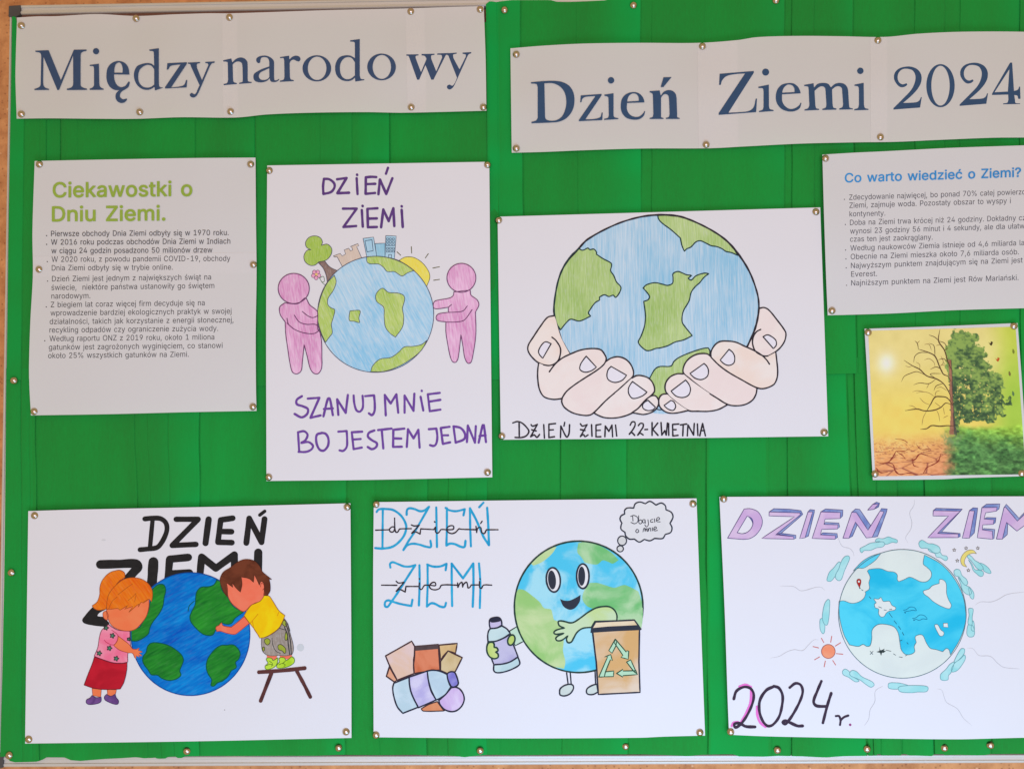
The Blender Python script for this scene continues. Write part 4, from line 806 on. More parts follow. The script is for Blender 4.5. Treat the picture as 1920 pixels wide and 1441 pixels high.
gl = D1.fill('drawn_globe', [ell(935,738,475,474,n=70)], TP, SEA1, 3, edge=(1.3,LN))
for sp in ("597,420! 612,470 590,540 545,610 545,660 570,685 600,700 590,760 573,820 580,890 555,925 525,968! 490,890 465,800 460,720 475,640 500,560 540,480","862,268! 865,310 890,325 960,328 1000,355 1030,388 1090,390 1150,425 1195,400 1250,380! 1180,330 1100,290 1000,268 930,264",
  "990,525 940,570 942,630 1000,680 1005,760 1015,840 1050,890 1097,925! 1155,840 1165,760 1155,690 1172,620 1165,585 1120,565 1040,558","725,710! 800,705 810,715 798,770 803,805 760,795 722,790 718,760","895,1208! 910,1160 970,1105 1060,1090 1120,1050 1170,1005 1240,1000 1310,985 1355,950! 1310,1030 1230,1100 1120,1165 1000,1205"):
    D1.fill('continent', sp, TP, LND1, 4, parent=gl, edge=(1.2,LN))
fg = D1.fill('drawn_figure', "190,645! 150,680 155,740 195,800! 200,900 215,1010 235,1140 255,1210 290,1225 325,1200 335,1130 350,985! 375,1080 400,1180 430,1220 465,1222 492,1180 495,1080 492,960 480,885! 462,860 462,745! 455,710 395,660 360,605 300,650", TP, PNK, 4, edge=(1.7,PL))
D1.pen('arm_line', "335,715 380,750 420,765 462,750 | 270,745 310,800 370,820 440,820 470,845 470,870 430,895 350,890 270,860 210,810 | 210,770 215,800 222,820", TP, 1.7, PL, 5, parent=fg)
D1.fill('head', [ell(265,527,127,123)], TP, PNK, 5.2, parent=fg, edge=(1.8,PL))
fg = D1.fill('drawn_figure', "1575,555! 1570,585 1540,605 1425,628 1408,650 1410,685 1440,693 1530,680! 1530,722! 1450,735 1430,760 1440,788 1510,800! 1510,880 1525,980 1545,1080 1565,1125 1590,1130 1610,1095 1633,905! 1650,1000 1665,1095 1690,1138 1715,1130 1735,1050 1755,900 1752,720! 1780,660 1765,620 1715,580 1710,540!", TP, PNK, 4, edge=(1.6,PL))
D1.pen('arm_line', "1530,680 1557,658 | 1530,722 1590,720 1650,710 1685,670 | 1510,802 1600,800 1660,785 1725,700", TP, 1.6, PL, 5, parent=fg)
D1.fill('head', [ell(1637,440,118,118)], TP, PNK, 5.2, parent=fg, edge=(1.7,PL))

# ------------------------------------------------------------ poster of the cupped hands
h1, h2 = 320/1920, 340/1920; H1, H2, H3, H4 = (920,380,h1), (1220,380,h2), (920,590,h1), (1220,590,h2)
BK = ink((48,42,50),'h',.15); BKG = ink((35,58,62),'h',.15)
SEA2 = streak((140,188,222),(196,212,232),'h',0,520,22,.40,7,.38,.62); LND2 = streak((150,180,98),(192,208,150),'h',0,620,38,.30,9)
gl = D2.fill('drawn_globe', "1233,403 1270,405 1296,413 1333,431 1362,451 1385,477 1406,511 1420,550 1423,575 1420,600 1414,621 1401,650! 1380,700 1300,760 1232,775 1160,740 1100,700 1068,663! 1053,637 1047,618 1040,595 1039,571 1047,525 1060,495 1085,466 1103,448 1152,422 1195,408", I, SEA2, 1)
for sp, T in (("990,515! 1035,535 1095,510 1115,528 1160,522 1190,555 1190,580! 1265,630 1355,680 1360,710 1350,765 1385,820 1415,890 1465,950 1450,1010 1405,1065 1380,1040 1330,1055 1280,1035 1225,1060! 1225,1095! 1175,1125 1120,1200 1100,1240 1125,1275! 1000,1330 900,1310 850,1350 785,1430! 740,1350 715,1200 725,1050 760,880 830,710 900,600", H1),
  ("75,135! 85,175 120,215 220,290 315,375! 330,450 357,515! 380,490 425,470 480,415 525,403 580,425 640,455 700,465 760,490 795,515 860,530 925,560! 850,445 740,350 600,265 430,190 280,140 160,130", H2),
  ("1206,540! 1212,534 1228,530 1243,533 1252,535 1261,531 1262,521 1262,513 1271,509 1280,512 1287,515 1297,516! 1290,522! 1296,525 1305,517 1321,512 1329,513! 1320,520 1312,530! 1303,538 1296,548 1292,564 1281,584 1279,603 1285,613 1298,629! 1282,637 1266,641 1252,648 1238,652 1230,653 1218,657 1210,656 1197,642 1202,630 1208,613 1210,600 1210,588 1207,565! 1215,562 1218,556 1213,548", I),
  ("1218,709! 1228,692 1237,687 1258,686 1264,677 1275,669 1305,657 1327,652 1331,657! 1331,690! 1260,740! 1240,755! 1225,745!", I)):
    D2.fill('continent', sp, T, LND2, 2, parent=gl, edge=(2.3,BKG))
D2.pen('outline', "1068,663 1053,637 1047,618 1040,595 1039,571 1047,525 1060,495 1085,466 1103,448 1152,422 1195,408 1233,403 1270,405 1296,413 1333,431 1362,451 1385,477 1406,511 1420,550 1423,575 1420,600 1414,621 1401,650", I, 3.4, BK, 3.4, parent=gl, wob=.2)
SKN = [wash(a_, b_, 'h', 22) for a_, b_ in (((233,210,204),(236,218,217)),((235,218,219),(232,213,213)),((231,211,213),(234,217,218)),((232,213,214),(236,219,221)))]
NAIL = ink((226,218,232),'h',.04)
def finger(S, T, body, line, nail, mi, L, par):
    f = S.fill('finger', body, T, SKN[mi % 4], L, parent=par)
    if nail: S.fill('fingernail', nail, T, NAIL, L+.25, parent=par, edge=(2.3,BK))
    S.pen('outline', line, T, 2.8, BK, L+.5, parent=par)
hd = empty('drawn_hand', (0,0,0)); hd.parent = D2.root
finger(D2,H3,"715,10! 640,30 560,130 480,250 425,340 420,400 460,470 540,540 620,568 700,560 760,520! 820,480 890,440! 840,350 790,250 760,160 735,60","715,10 640,30 560,130 480,250 425,340 420,400 460,470 540,540 640,570 700,560 745,530 775,480 785,380 735,290 690,252","680,325! 585,490! 545,440 540,400 580,330 620,303",0,4,hd)
finger(D2,H3,"545,545! 530,600 525,700 540,800 570,880 620,930 700,950 800,940! 830,890 900,820 1000,750 1100,680 1200,610 1280,545! 1300,500 1280,430 1230,390 1150,380 1050,385 950,415 890,440! 780,510 700,560 620,568","540,545 530,620 530,720 550,840 600,920 700,950 800,942 | 660,640 720,560 800,490 900,440 1020,395 1150,380 1240,395 1290,460 1300,500 1275,555 1200,620 1060,710 940,790 850,865 800,940","1075,465! 1190,590! 1130,630 1060,645 1005,615 1010,560 1040,510",1,5,hd)
finger(D2,H3,"1290,530! 1350,490 1430,472 1500,490 1570,550 1605,630 1590,700! 1530,760 1400,870 1280,980 1160,1100! 1120,1125 1050,1130 920,1100 830,1040 800,980 810,930! 870,850 1000,750 1150,650","1290,530 1350,490 1430,472 1510,495 1570,550 1605,630 1600,690 1540,750 1440,840 1300,960 1160,1100 1110,1128 1030,1128 920,1100 830,1040 800,980 805,940","1355,580! 1530,680! 1480,735 1400,760 1330,735 1308,690 1320,620",2,6,hd)
finger(D2,H3,"1590,710! 1640,685 1700,685 1780,715 1830,780 1845,850 1830,890 1740,960 1680,1040 1590,1100! 1500,1140 1390,1165 1280,1160 1200,1125 1160,1100! 1280,980 1450,840","1590,710 1640,685 1700,685 1780,715 1830,780 1842,860 1790,920 1730,970 1660,1060 1600,1100 1500,1140 1390,1160 1280,1155 1200,1125 1160,1100","1595,750! 1760,870! 1700,915 1600,940 1555,890 1550,830 1570,785",3,7,hd)
finger(D2,H3,"1590,1100! 1660,1050 1730,970 1800,915 1850,910 1885,950 1890,1000 1860,1060 1800,1100 1720,1120 1650,1110","1590,1100 1660,1050 1730,970 1800,915 1850,910 1885,950 1890,1000 1860,1060 1800,1100 1720,1120 1650,1110 1590,1100","1770,960! 1855,1040! 1820,1070 1760,1075 1715,1050 1710,1010 1735,980",1,8,hd)
hd = empty('drawn_hand', (0,0,0)); hd.parent = D2.root
finger(D2,H4,"1145,-66! 1200,-76 1250,-51 1330,44 1420,160 1435,210 1420,280 1370,350 1310,400 1240,435 1160,420! 1090,375 1020,340! 1060,260 1100,170 1135,60 1145,-20","1145,-66 1200,-76 1250,-51 1330,44 1425,175 1432,220 1415,285 1370,350 1310,400 1240,435 1180,430 1110,385 1080,310 1085,240 1120,180 1165,155","1190,232! 1300,358! 1330,320 1325,270 1280,230 1235,212",2,4,hd)
finger(D2,H4,"1020,340! 900,290 800,275 730,285 680,320 640,390 640,450! 720,530 820,600 950,675 1120,770! 1200,780 1290,745 1330,690 1345,620 1340,500 1325,395! 1240,435 1160,420","640,450 640,390 680,320 730,285 800,278 900,290 1000,335 1090,375 1180,430 1230,480 1258,522 | 640,450 720,530 820,605 950,680 1120,770 1200,780 1300,740 1335,680 1345,600 1335,480 1325,395","830,365! 735,480! 780,520 830,535 880,510 890,450 870,400",0,5,hd)
finger(D2,H4,"640,440! 600,415 540,410 470,420 400,465 355,530 345,600 350,630! 450,710 600,815 700,880 820,950! 920,962 1010,945 1080,900 1115,840 1125,785! 1000,710 820,605 720,530","635,440 600,415 540,410 470,425 400,470 355,535 345,610 400,665 560,790 700,880 820,950 920,962 1010,945 1080,900 1115,840 1125,785","565,515! 415,622! 470,670 540,685 600,650 612,590 595,545",2,6,hd)
finger(D2,H4,"345,625! 280,625 210,655 165,710 152,770 175,840! 240,900 320,960 400,1010! 500,1020 620,1020 720,1000 810,955! 600,815 450,710","345,625 280,625 210,655 165,710 152,770 170,830 240,900 400,1012 500,1020 620,1020 720,1000 815,950","370,690! 215,808! 270,860 340,875 400,850 422,790 405,735",3,7,hd)
finger(D2,H4,"175,840! 120,845 90,885 88,950 120,1000 180,1035 260,1040 400,1012! 320,960 240,900","180,835 120,845 90,885 88,950 120,1000 180,1035 260,1040 400,1012","215,905! 140,960! 190,1000 240,1010 265,970 245,920",1,8,hd)
D2.pen('outline', "70,1000 100,1005 130,1000", H4, 2.2, BK, 3)
letters(D2, H3, 3.0, BK, ["250,1215 300,1200 350,1215 400,1260 430,1310 400,1360 340,1380 275,1378 | 320,1215 322,1372","455,1235 470,1252 525,1232! 450,1370! 490,1350 520,1378 550,1345 | 462,1292 512,1305","597,1235 605,1385","730,1222 655,1230! 655,1380! 718,1370 | 655,1295 705,1292","785,1380! 790,1250! 855,1375 880,1340 888,1235","833,1210 825,1250",
  "1010,1225 1030,1250 1085,1235! 1010,1368! 1045,1345 1060,1370 1095,1350 | 1010,1290 1062,1300","1135,1235 1140,1365","1240,1230 1185,1240! 1185,1372! 1240,1370 | 1185,1300 1232,1298","1285,1370! 1290,1250! 1330,1310! 1365,1240! 1372,1370!","1405,1240 1418,1362",
  "1570,1240 1590,1205 1620,1205 1625,1240 1600,1290 1560,1342! 1585,1322 1620,1355","1662,1245 1685,1220 1715,1225 1715,1260 1690,1300 1655,1352! 1680,1330 1715,1350","1735,1290 1765,1288"])
letters(D2, H4, 3.0, BK, ["15,1140 15,1275 | 75,1145 22,1212! 78,1275","110,1140! 118,1272! 150,1225! 165,1272! 178,1145!","190,1150 192,1275","298,1155 232,1160! 235,1282! 290,1275 | 235,1215 270,1215","315,1165 380,1155 | 345,1160 340,1280","388,1280! 395,1165! 455,1272! 462,1150!","495,1155 500,1275","520,1280! 550,1150! 580,1280! | 530,1225 570,1225"])

# ------------------------------------------------------------ poster of the children hugging the globe
k = 260/1920; K1, K2, K3, K4, K5, K6 = (140,940,k), (340,940,k), (140,1060,k), (340,1060,k), (140,1150,k), (340,1150,k)
BLK = ink((38,36,38),'k',.25)
for sp, T, w in (("970,238 1080,228 1190,235 1260,290 1278,380 1240,500 1170,610 1120,640 1000,655 905,664", K1, 9.3), ("1080,240 1042,640", K1, 8.4), ("1405,243 1710,243! 1350,605! 1680,590", K1, 10.2), ("378,245 335,572", K2, 12), ("712,228 545,252! 507,560! 700,566 | 525,412 695,415", K2, 10.8),
   ("900,570! 940,232! 1110,560! 1152,240", K2, 11.2), ("1085,185 1155,132", K2, 6.4), ("355,868 600,862 850,858 880,905 830,960 740,1060", K1, 16.5), ("1090,835 1080,1000 1065,1180", K1, 19), ("1575,770 1315,795! 1292,1060! | 1310,1000 1590,985", K1, 14), ("258,1010! 280,765! 478,920! 735,735! 735,900!", K2, 13.5), ("1065,705 1060,960", K2, 16)):
    D3.pen('letter', sp, T, w, BLK, 1, wob=.04)
D3.fill('letter', "245,575! 440,600! 345,650 315,690 330,700 400,705! 480,790! 470,845! 400,842 250,825 130,795 103,750 150,680 200,620", K3, BLK, 1)
BLU = streak((4,78,184),(14,138,220),'k',-62,300,40,.03,15,.33,.67); BLUD = ink((15,70,150),'k'); GRN = streak((18,98,36),(46,148,48),'k',-62,320,44,.02,18,.32,.68); GRD = ink((15,85,70),'k')
gl = D3.fill('drawn_globe', [ell(357,1188,111.5,115,n=80)], I, BLU, 2, edge=(1.8,BLUD))
for sp, T in (("1080,320! 1160,260 1235,265 1260,340 1240,430 1220,560 1170,660 1080,780 1040,860 1020,940 930,1010 850,1042 770,1035! 765,900! 900,850! 1010,650 1050,480", K3),
   ("490,195! 540,215! 560,330 640,430 720,560 860,640! 740,730 700,790 640,810 560,790! 480,880 440,950 390,965 300,945 200,860 130,770 120,700 150,620 190,540 210,370 270,300 370,290 440,270 475,230", K4),
   ("1060,405 1140,400 1280,430 1390,490 1480,570 1505,640 1480,720 1455,790 1470,850 1400,905 1300,920 1200,890 1150,850 1060,840 1020,780 950,680 945,600 990,530 1010,450", K5), ("560,435 620,435 720,430 790,490 815,560 790,630 750,670 760,740 690,790 650,860 570,930 500,955 450,1000 410,990 420,910 370,830 345,740 360,640 420,540 490,470", K6)):
    D3.fill('continent', sp, T, GRN, 3, parent=gl, edge=(1.8,GRD))
D3.pen('outline', "1570,625 1590,550 1655,490", K3, 1.6, GRD, 3.2, parent=gl)
ORS = streak((218,92,16),(238,134,36),'k',35,520,50,.04,22); SK1 = wash((240,118,78),(244,128,86),'k',30); SK2 = wash((236,108,84),(242,122,98),'k',30); RL = ink((150,60,45),'k')
girl = D3.fill('drawn_girl', "470,810! 520,850 600,890 765,905! 765,1020 775,1110! 800,1150! 740,1200 735,1330! 660,1345 540,1340 400,1300 270,1250! 320,1130 340,1000 370,900 420,850", K3, wash((232,110,150),(246,150,178),'k',26), 4, edge=(1.2,ink((120,50,70),'k')))
D3.fill('leg', "240,1030! 370,1045! 360,1150! 250,1130!", K5, SK1, 4, parent=girl, edge=(1.0,RL)); D3.fill('leg', "450,1045! 580,1050! 560,1120! 500,1140! 455,1120!", K5, SK1, 4, parent=girl, edge=(1.0,RL))
D3.fill('skirt', "275,595! 400,640 530,680 650,685 725,675! 720,780 680,950 630,1040! 520,1045 380,1045 250,1025 130,985! 180,850 240,700", K5, wash((172,26,45),(192,32,52),'k',24), 5, parent=girl, edge=(1.3,ink((105,25,45),'k')))
SH = wash((92,60,122),(118,80,148),'k',60)
D3.fill('shoe', "240,1130! 300,1160 365,1150! 365,1210 320,1240 200,1255 160,1230 165,1190 210,1165", K5, SH, 5, parent=girl, edge=(1.2,ink((60,45,85),'k'))); D3.fill('shoe', "440,1115! 500,1140 560,1110! 575,1160 605,1200 600,1245 560,1252 480,1225 420,1190 410,1150", K5, SH, 5, parent=girl, edge=(1.2,ink((60,45,85),'k')))
D3.fill('ponytail', "695,160! 690,100 640,65 580,65 480,100 390,190 350,290 345,400 310,500 240,555! 270,590 330,615 430,600! 470,480 480,380 560,300 590,240 650,190", K3, ORS, 4, parent=girl, edge=(1.1,ink((150,75,35),'k')))
D3.fill('hair_tie', "590,250! 620,200 700,175! 720,185! 650,215 600,250", K3, ink((165,35,25),'k'), 5, parent=girl)
D3.fill('ear', "440,630 400,640 390,680 410,730 450,755! 470,690!", K3, SK1, 5, parent=girl, edge=(1.0,RL))
D3.fill('face', "440,605! 470,600! 1030,465! 1025,580 990,700 920,800 850,870 770,900 660,895 560,860 500,810 465,740 445,660", K3, SK1, 5.5, parent=girl, edge=(1.1,RL))
D3.fill('hair', "440,600! 450,480 480,380 570,270 680,190 800,165 920,185 1010,240 1065,320 1078,400 1065,495! 1030,460! 950,515! 920,505 880,572! 888,530 750,642! 810,560! 690,600! 740,545! 625,615! 600,590 500,600", K3, ORS, 6.2, parent=girl, edge=(1.1,ink((160,80,35),'k')))
D3.pen('hair_strand', "590,430 520,490 470,600 | 850,380 790,440 740,480 | 850,400 830,500 | 1020,460 950,500 | 800,250 700,320 600,400", K3, .9, ink((165,85,30),'k'), 6.8, parent=girl)
D3.fill('arm', "600,970! 680,1030 750,1085 800,1150! 850,1155 895,1138! 880,1170! 930,1185! 935,1195! 890,1205! 930,1240! 920,1250! 880,1230! 900,1262! 850,1245! 850,1285! 830,1270! 800,1210 740,1205! 620,1165 540,1105! 590,1040", K3, SK1, 5, parent=girl, edge=(1.0,RL))
D3.pen('sleeve_line', "515,890 590,950 600,1000 560,1080 520,1095 440,1060 410,1030", K3, 1.2, ink((190,60,95),'k'), 5.6, parent=girl)
FG = ink((78,140,112),'k'); FD = ink((55,55,58),'k')
for fx, fy, fs in ((435,858,34),(523,967,36),(481,1140,36),(340,1210,36),(575,1283,36),(748,1015,26)):
    pts = []
    for q in range(30):
        a = 2*math.pi*q/30; rr = fs*(.72+.30*math.cos(5*a)); pts.append((fx+rr*math.cos(a), fy+rr*math.sin(a)))
    D3.fill('blouse_flower', [pts], K3, FG, 5, parent=girl, edge=(1.5,FD), step=1)
boy = D3.fill('drawn_boy', "1150,410! 1215,420 1260,480 1350,620 1435,690! 1400,770 1350,860 1250,940 1150,990 1085,1000! 1020,890 950,800! 870,690! 910,620 970,545 1040,515 1100,480", K4, wash((238,182,12),(246,204,20),'k',26), 6.6, edge=(1.1,ink((150,90,30),'k')))
D3.pen('sleeve_line', "1060,670 1000,740 950,800 | 985,770 1010,880 1075,970 | 1350,640 1330,690", K4, 1.2, ink((205,130,15),'k'), 7.2, parent=boy)
D3.fill('arm', "870,700! 945,795! 900,830 800,910 740,948 640,935 540,905 485,910! 490,895! 475,870! 485,840! 520,825! 555,785! 580,830 690,850! 780,780", K4, SK2, 6, parent=boy, edge=(1.1,RL))
D3.fill('face', "625,235! 700,200! 830,150! 1010,115! 1090,230! 1110,215 1150,260 1145,330 1150,400 1090,490 1020,515 960,550 890,620 850,632 780,590 700,520 650,430 635,330", K4, SK2, 7, parent=boy, edge=(1.1,RL))
D3.fill('hair', "540,240! 535,180 580,90 670,30 780,-50 880,-88 1000,-70 1080,0 1120,80 1200,150 1250,190! 1215,185! 1230,260 1228,350 1190,415! 1140,410! 1150,300 1140,240 1105,215 1080,270! 1050,200 1010,120! 1000,230! 940,180 830,155! 840,260 818,365! 760,310 700,230! 715,300! 625,235! 640,330 635,430! 590,370 560,300", K4, wash((88,44,30),(112,58,40),'k',40), 7.6, parent=boy, edge=(.9,ink((80,40,30),'k')))
D3.pen('ear', "1095,290 1110,240 1140,260 1145,310 1125,335", K4, 1.1, RL, 8, parent=boy)
LEG = wash((240,120,95),(236,110,90),'k',30)
D3.fill('leg', "1180,1235! 1330,1235! 1310,1300! 1190,1290!", K4, LEG, 5, parent=boy); D3.fill('leg', "1360,1235! 1530,1230! 1530,1290! 1370,1290!", K4, LEG, 5, parent=boy)
D3.fill('shorts', "1110,1000! 1200,975 1350,870 1425,730! 1470,800 1510,950 1550,1100 1550,1180 1530,1230! 1440,1245 1340,1240 1310,1245 1200,1240 1130,1190 1110,1110", K4, streak((140,128,124),(170,158,154),'k',0,500,90,.25), 6, parent=boy, edge=(1.0,ink((85,75,75),'k')))
for sp in ("1150,1030 1185,1005 1225,1025 1225,1070 1190,1095 1160,1070","1340,1100 1380,1090 1440,1140 1445,1195 1430,1215 1400,1180 1345,1155","1445,920 1470,940 1460,1030 1435,1020","1425,745! 1455,800 1440,840 1395,795","1125,1130 1150,1125 1150,1170 1130,1180"):
    D3.fill('shorts_patch', sp, K4, ink((152,164,60),'k'), 6.5, parent=boy, edge=(1.3,ink((70,65,45),'k')))
D3.pen('stripe', "1445,800 1480,900 1510,1040 1522,1225 | 1430,850 1470,960 1480,1080 1500,1225 | 1470,800 1500,900", K4, 2.0, FD, 6.9, parent=boy); D3.pen('seam', "1255,1000 1265,1090 1310,1180 1370,1210 | 1350,860 1430,885", K4, 1.2, FD, 6.9, parent=boy)
LIME = wash((160,200,40),(182,215,70),'k',50)
for sp in ("1190,1275 1250,1280 1270,1310 1335,1270! 1330,1340 1290,1400 1200,1435 1165,1425 1160,1390 1200,1345 1175,1300","1370,1270 1430,1275 1450,1310 1530,1255! 1565,1290 1560,1340 1500,1385 1400,1415 1325,1410 1325,1370 1360,1330 1350,1290"):
    D3.fill('shoe', sp, K4, LIME, 6.6, parent=boy, edge=(1.2,ink((75,110,30),'k')))
D3.pen('shoe_line', "1180,1380 1230,1360 1270,1375 | 1220,1320 1260,1350 1250,1390 | 1350,1370 1400,1350 1440,1370 1420,1390 | 1440,1320 1400,1350", K4, 1.0, ink((60,95,25),'k'), 7.2, parent=boy)
STW = wash((74,42,44),(92,54,54),'k',40)
st = D3.pen('drawn_stool', "1075,808 1400,785 1708,752", K6, 7.4, STW, 5, wob=.08); D3.pen('leg', "1250,815 1098,1205", K6, 7.0, STW, 5.3, parent=st, wob=.1); D3.pen('leg', "1600,795 1700,980 1785,1150", K6, 7.0, STW, 5.3, parent=st, wob=.1)
D3.fill('smudge', [ell(1650,467,50,52,n=24)], K6, ink((196,200,212),'k',.03), 1); D3.fill('smudge', [ell(600,1330,7,n=8)], K6, ink((140,140,150),'k'), 1); D3.fill('smudge', [ell(400,530,30,12,n=16)], K1, ink((206,206,218),'k',.03), 1)

# ------------------------------------------------------------ poster of the smiling globe
R1, R3 = (690,930,k), (690,1030,k); kk = 200/1920; R2, R2b, E1, E3, E4 = (700,1180,kk), (700,1230,kk), (900,990,kk), (890,1120,kk), (1030,1120,kk); E2 = (1060,930,.125); E5 = (1000,1200,220/1920)
CY = streak((34,150,208),(52,176,226),'r',0,200,60,.0,40); DK = ink((52,44,54),'r',.15)
letters(D4, R1, 4.3, CY, ["120,215 150,180 250,175 350,190 450,260 510,350 530,430 500,540 420,640 330,700 200,722 100,715 | 205,185 200,700","535,255 540,190 570,165 640,175 720,205 780,195 845,145! 640,500 560,620 490,742! 540,680 620,655 720,670 800,695 870,700 865,615","945,155 955,700","1075,160! 1120,190 1220,205 1340,178! 1322,262 | 1092,165 1092,450 1085,680! 1130,655 1200,660 1280,695 1335,700 1350,615","1425,690 1415,420 1412,165! 1500,330 1600,560 1675,675! 1665,400 1650,158","1540,150 1598,88"], layer=1)
letters(D4, R3, 4.3, CY, ["310,245 305,195 340,172 420,200 500,230 580,232 655,212! 540,390 420,580 310,740 270,790 235,780 240,720 280,700 330,715 450,750 600,778! 615,692","712,215 715,450 705,770","820,205! 900,232 1000,230 1088,195! 1075,282 | 825,215 825,500 815,785! 870,742 920,745 1000,785 1060,790 1080,735","1165,778 1160,500 1158,192! 1315,395! 1458,190! 1460,500 1450,788","1537,190 1555,450 1548,805"], layer=1)
D4.pen('script_lettering', "105,468 290,462! 320,430 350,420 370,440 350,490 310,490 295,465 | 368,300 372,440 385,495 410,495 435,455 450,450 600,447! | 600,395! 640,410 710,400! 605,512! 660,492 720,522! 730,450! 910,460! 935,425 | 920,350 928,358 | 935,425 935,490 960,510 990,490 1010,460 1090,462! 1180,455 1185,415 1150,405 1100,430 1095,480 1150,515 1210,500 1260,450 1290,455 1500,462! | 1495,415 1505,500! 1520,440 1560,430 1575,500 1610,515 1640,462! 1800,462 | 1560,375 1580,345", R1, 2.5, DK, 2.5, wob=.15)
D4.pen('script_lettering', "188,490 400,492! | 390,435! 420,460 500,450! 390,575! 440,550 515,585! 525,508! 700,508! | 710,400 712,406 | 712,460 710,530 740,550 775,500 790,490 850,490! 935,495 930,455 890,455 850,500 870,540 930,555 990,535 1020,490 1240,490! | 1240,460 1245,520! 1270,470 1300,450 1310,515! 1330,470 1365,450 1380,500 1385,530 1410,520 1430,487! 1540,487! | 1550,402 1552,406 | 1545,440 1545,520 1570,535 1600,490 1712,490", R3, 2.5, DK, 2.5, wob=.15)
DKB = ink((45,46,66),'r',.15); DKR = ink((72,48,54),'r',.15); DKG = ink((42,66,62),'r',.15)
gp = empty('drawn_rubbish', (0,0,0)); gp.parent = D4.root
def G(name, sp, c1, c2, L, e=2.8, ec=None, T=R2, par=None, sc=26): return D4.fill(name, sp, T, wash(c1, c2, 'r', sc), L, parent=par or gp, edge=(e, ec or DKR) if e else None)
G('box', "290,660! 235,835! 375,935! 425,905!", (222,158,128), (230,175,150), 1)
G('box', "220,470! 690,205! 745,300! 740,440 725,560 735,785! 430,905! 300,660", (226,190,170), (226,200,204), 2)
G('box', "745,300! 1170,265! 1190,560 1200,725! 1100,730 735,785! 725,620 740,500", (198,98,62), (222,135,105), 3)
G('box_top', "740,300! 1160,268! 1172,342! 745,378!", (72,58,62), (88,72,76), 3.6, 0)
G('box', "1180,275! 1510,245! 1480,420! 1345,380! 1210,530!", (205,168,118), (222,190,145), 3)
G('box', "1210,565! 1345,380! 1600,500! 1475,750! 1340,790! 1210,730!", (202,176,132), (216,194,158), 4)
G('box', "1150,1290! 1250,1430! 1290,1457! 900,1460 860,1420! 1000,1340", (218,138,100), (226,155,120), 2, 2.2)
G('ball', "1400,1040! 1480,1030 1560,1070 1620,1160 1635,1260 1590,1370 1500,1450 1400,1470 1280,1430 1200,1340 1180,1270! 1300,1160", (205,175,232), (222,206,246), 4, 3.0, DKB)
bt = empty('drawn_bottle', (0,0,0)); bt.parent = D4.root
G('bottle_panel', "370,960! 645,850! 650,980 700,1180 810,1390! 530,1500! 430,1380 365,1180 350,1040", (186,210,230), (204,222,242), 5, 2.9, DKB, par=bt)
G('bottle_panel', "645,850! 970,740! 990,900 1040,1100 1130,1260! 810,1400! 720,1220 660,1050", (184,176,232), (214,208,244), 5.5, 2.9, DKB, par=bt)
G('bottle_panel', "970,740! 1070,725 1200,745 1325,800! 1350,920 1400,1020! 1300,1160 1180,1240 1130,1260! 1040,1080 990,900", (186,208,232), (204,224,242), 6, 2.9, DKB, par=bt)
G('bottle_cap', "1330,800 1370,760 1440,755 1480,790 1530,950 1510,1000 1440,1030 1390,1010 1350,920", (128,122,208), (160,156,226), 6.5, 2.9, DKB, par=bt)
ch = D4.fill('drawn_globe', [ell(1085,1137,120.5,123,n=80)], I, wash((82,198,242),(165,222,246),'r',20,.42,.58), 2, edge=(3.2,DKG))
GW = wash((116,192,124),(180,216,176),'r',20,.38,.62); GW2 = wash((154,202,126),(200,220,170),'r',15,.38,.62)
for sp, T, mt in (("1380,330! 1300,450 1180,560 1070,630 960,670! 900,620! 1000,520 1150,410 1280,350", E1, GW2), ("195,700! 180,780 185,850 230,900 290,990! 360,1010 480,1020 560,960 640,980 710,1008 800,955! 700,850 560,760 400,700 300,680", E2, GW),
   ("1106,1092! 1120,1092 1137,1097 1152,1101 1170,1096 1182,1100 1197,1108! 1204,1130 1205,1160 1202,1180! 1155,1180! 1150,1150 1110,1140! 1100,1135 1092,1122 1096,1105", I, GW),
   ("972,1103.5! 983,1105.6 999,1117 1012.5,1128.5 1020,1139 1033,1142 1036,1151 1039,1161 1047,1165 1056,1185 1057,1202 1055.6,1219 1060,1240 1057.7,1253! 1030,1246 1000,1225 980,1197 968,1165 965.5,1137 966,1115", I, GW2)):
    D4.fill('continent', sp, T, mt, 3, parent=ch)
WH = ink((232,230,242),'r',.02); DKE = ink((52,56,72),'r',.1)
for cx, cy, rx, ry, rot, px_, py_, prx, pry in ((1037.5,1086.4,13,22.8,-5,1035,1086.5,7.4,17.8),(1092.8,1079.6,11.6,23,0,1090.6,1079.4,6.6,18)):
    e_ = D4.fill('eye', [ell(cx,cy,rx,ry,rot)], I, WH, 4, parent=ch, edge=(3.5,DKE)); D4.fill('pupil', [ell(px_,py_,prx,pry,rot)], I, DKE, 4.8, parent=ch)
D4.fill('mouth', "1440,1270! 1530,1300 1620,1295 1720,1250 1810,1195! 1800,1300 1750,1390 1680,1450 1600,1460 1500,1400", E1, DKE, 4, parent=ch)
PG = wash((196,218,158),(200,222,190),'r',20)
D4.fill('arm', "625,600! 755,520! 885,780! 730,860!", E3, wash((190,222,206),(200,226,214),'r'), 1, parent=ch, edge=(2.2,DKG))
for sp in ("545,530 570,720", "605,535 620,720", "1010,510 1020,700"): D4.pen('leg', sp, E5, 2.8, DKE, 1, parent=ch)
for sp in ("430,850 440,790 510,735 600,715 650,735 655,790 600,870 510,905 440,890","870,850 880,790 950,740 1040,710! 1060,840! 980,880 900,880"):
    D4.fill('shoe', sp, E5, ink((205,216,220),'r'), 2.2, parent=ch, edge=(2.9,DKE))
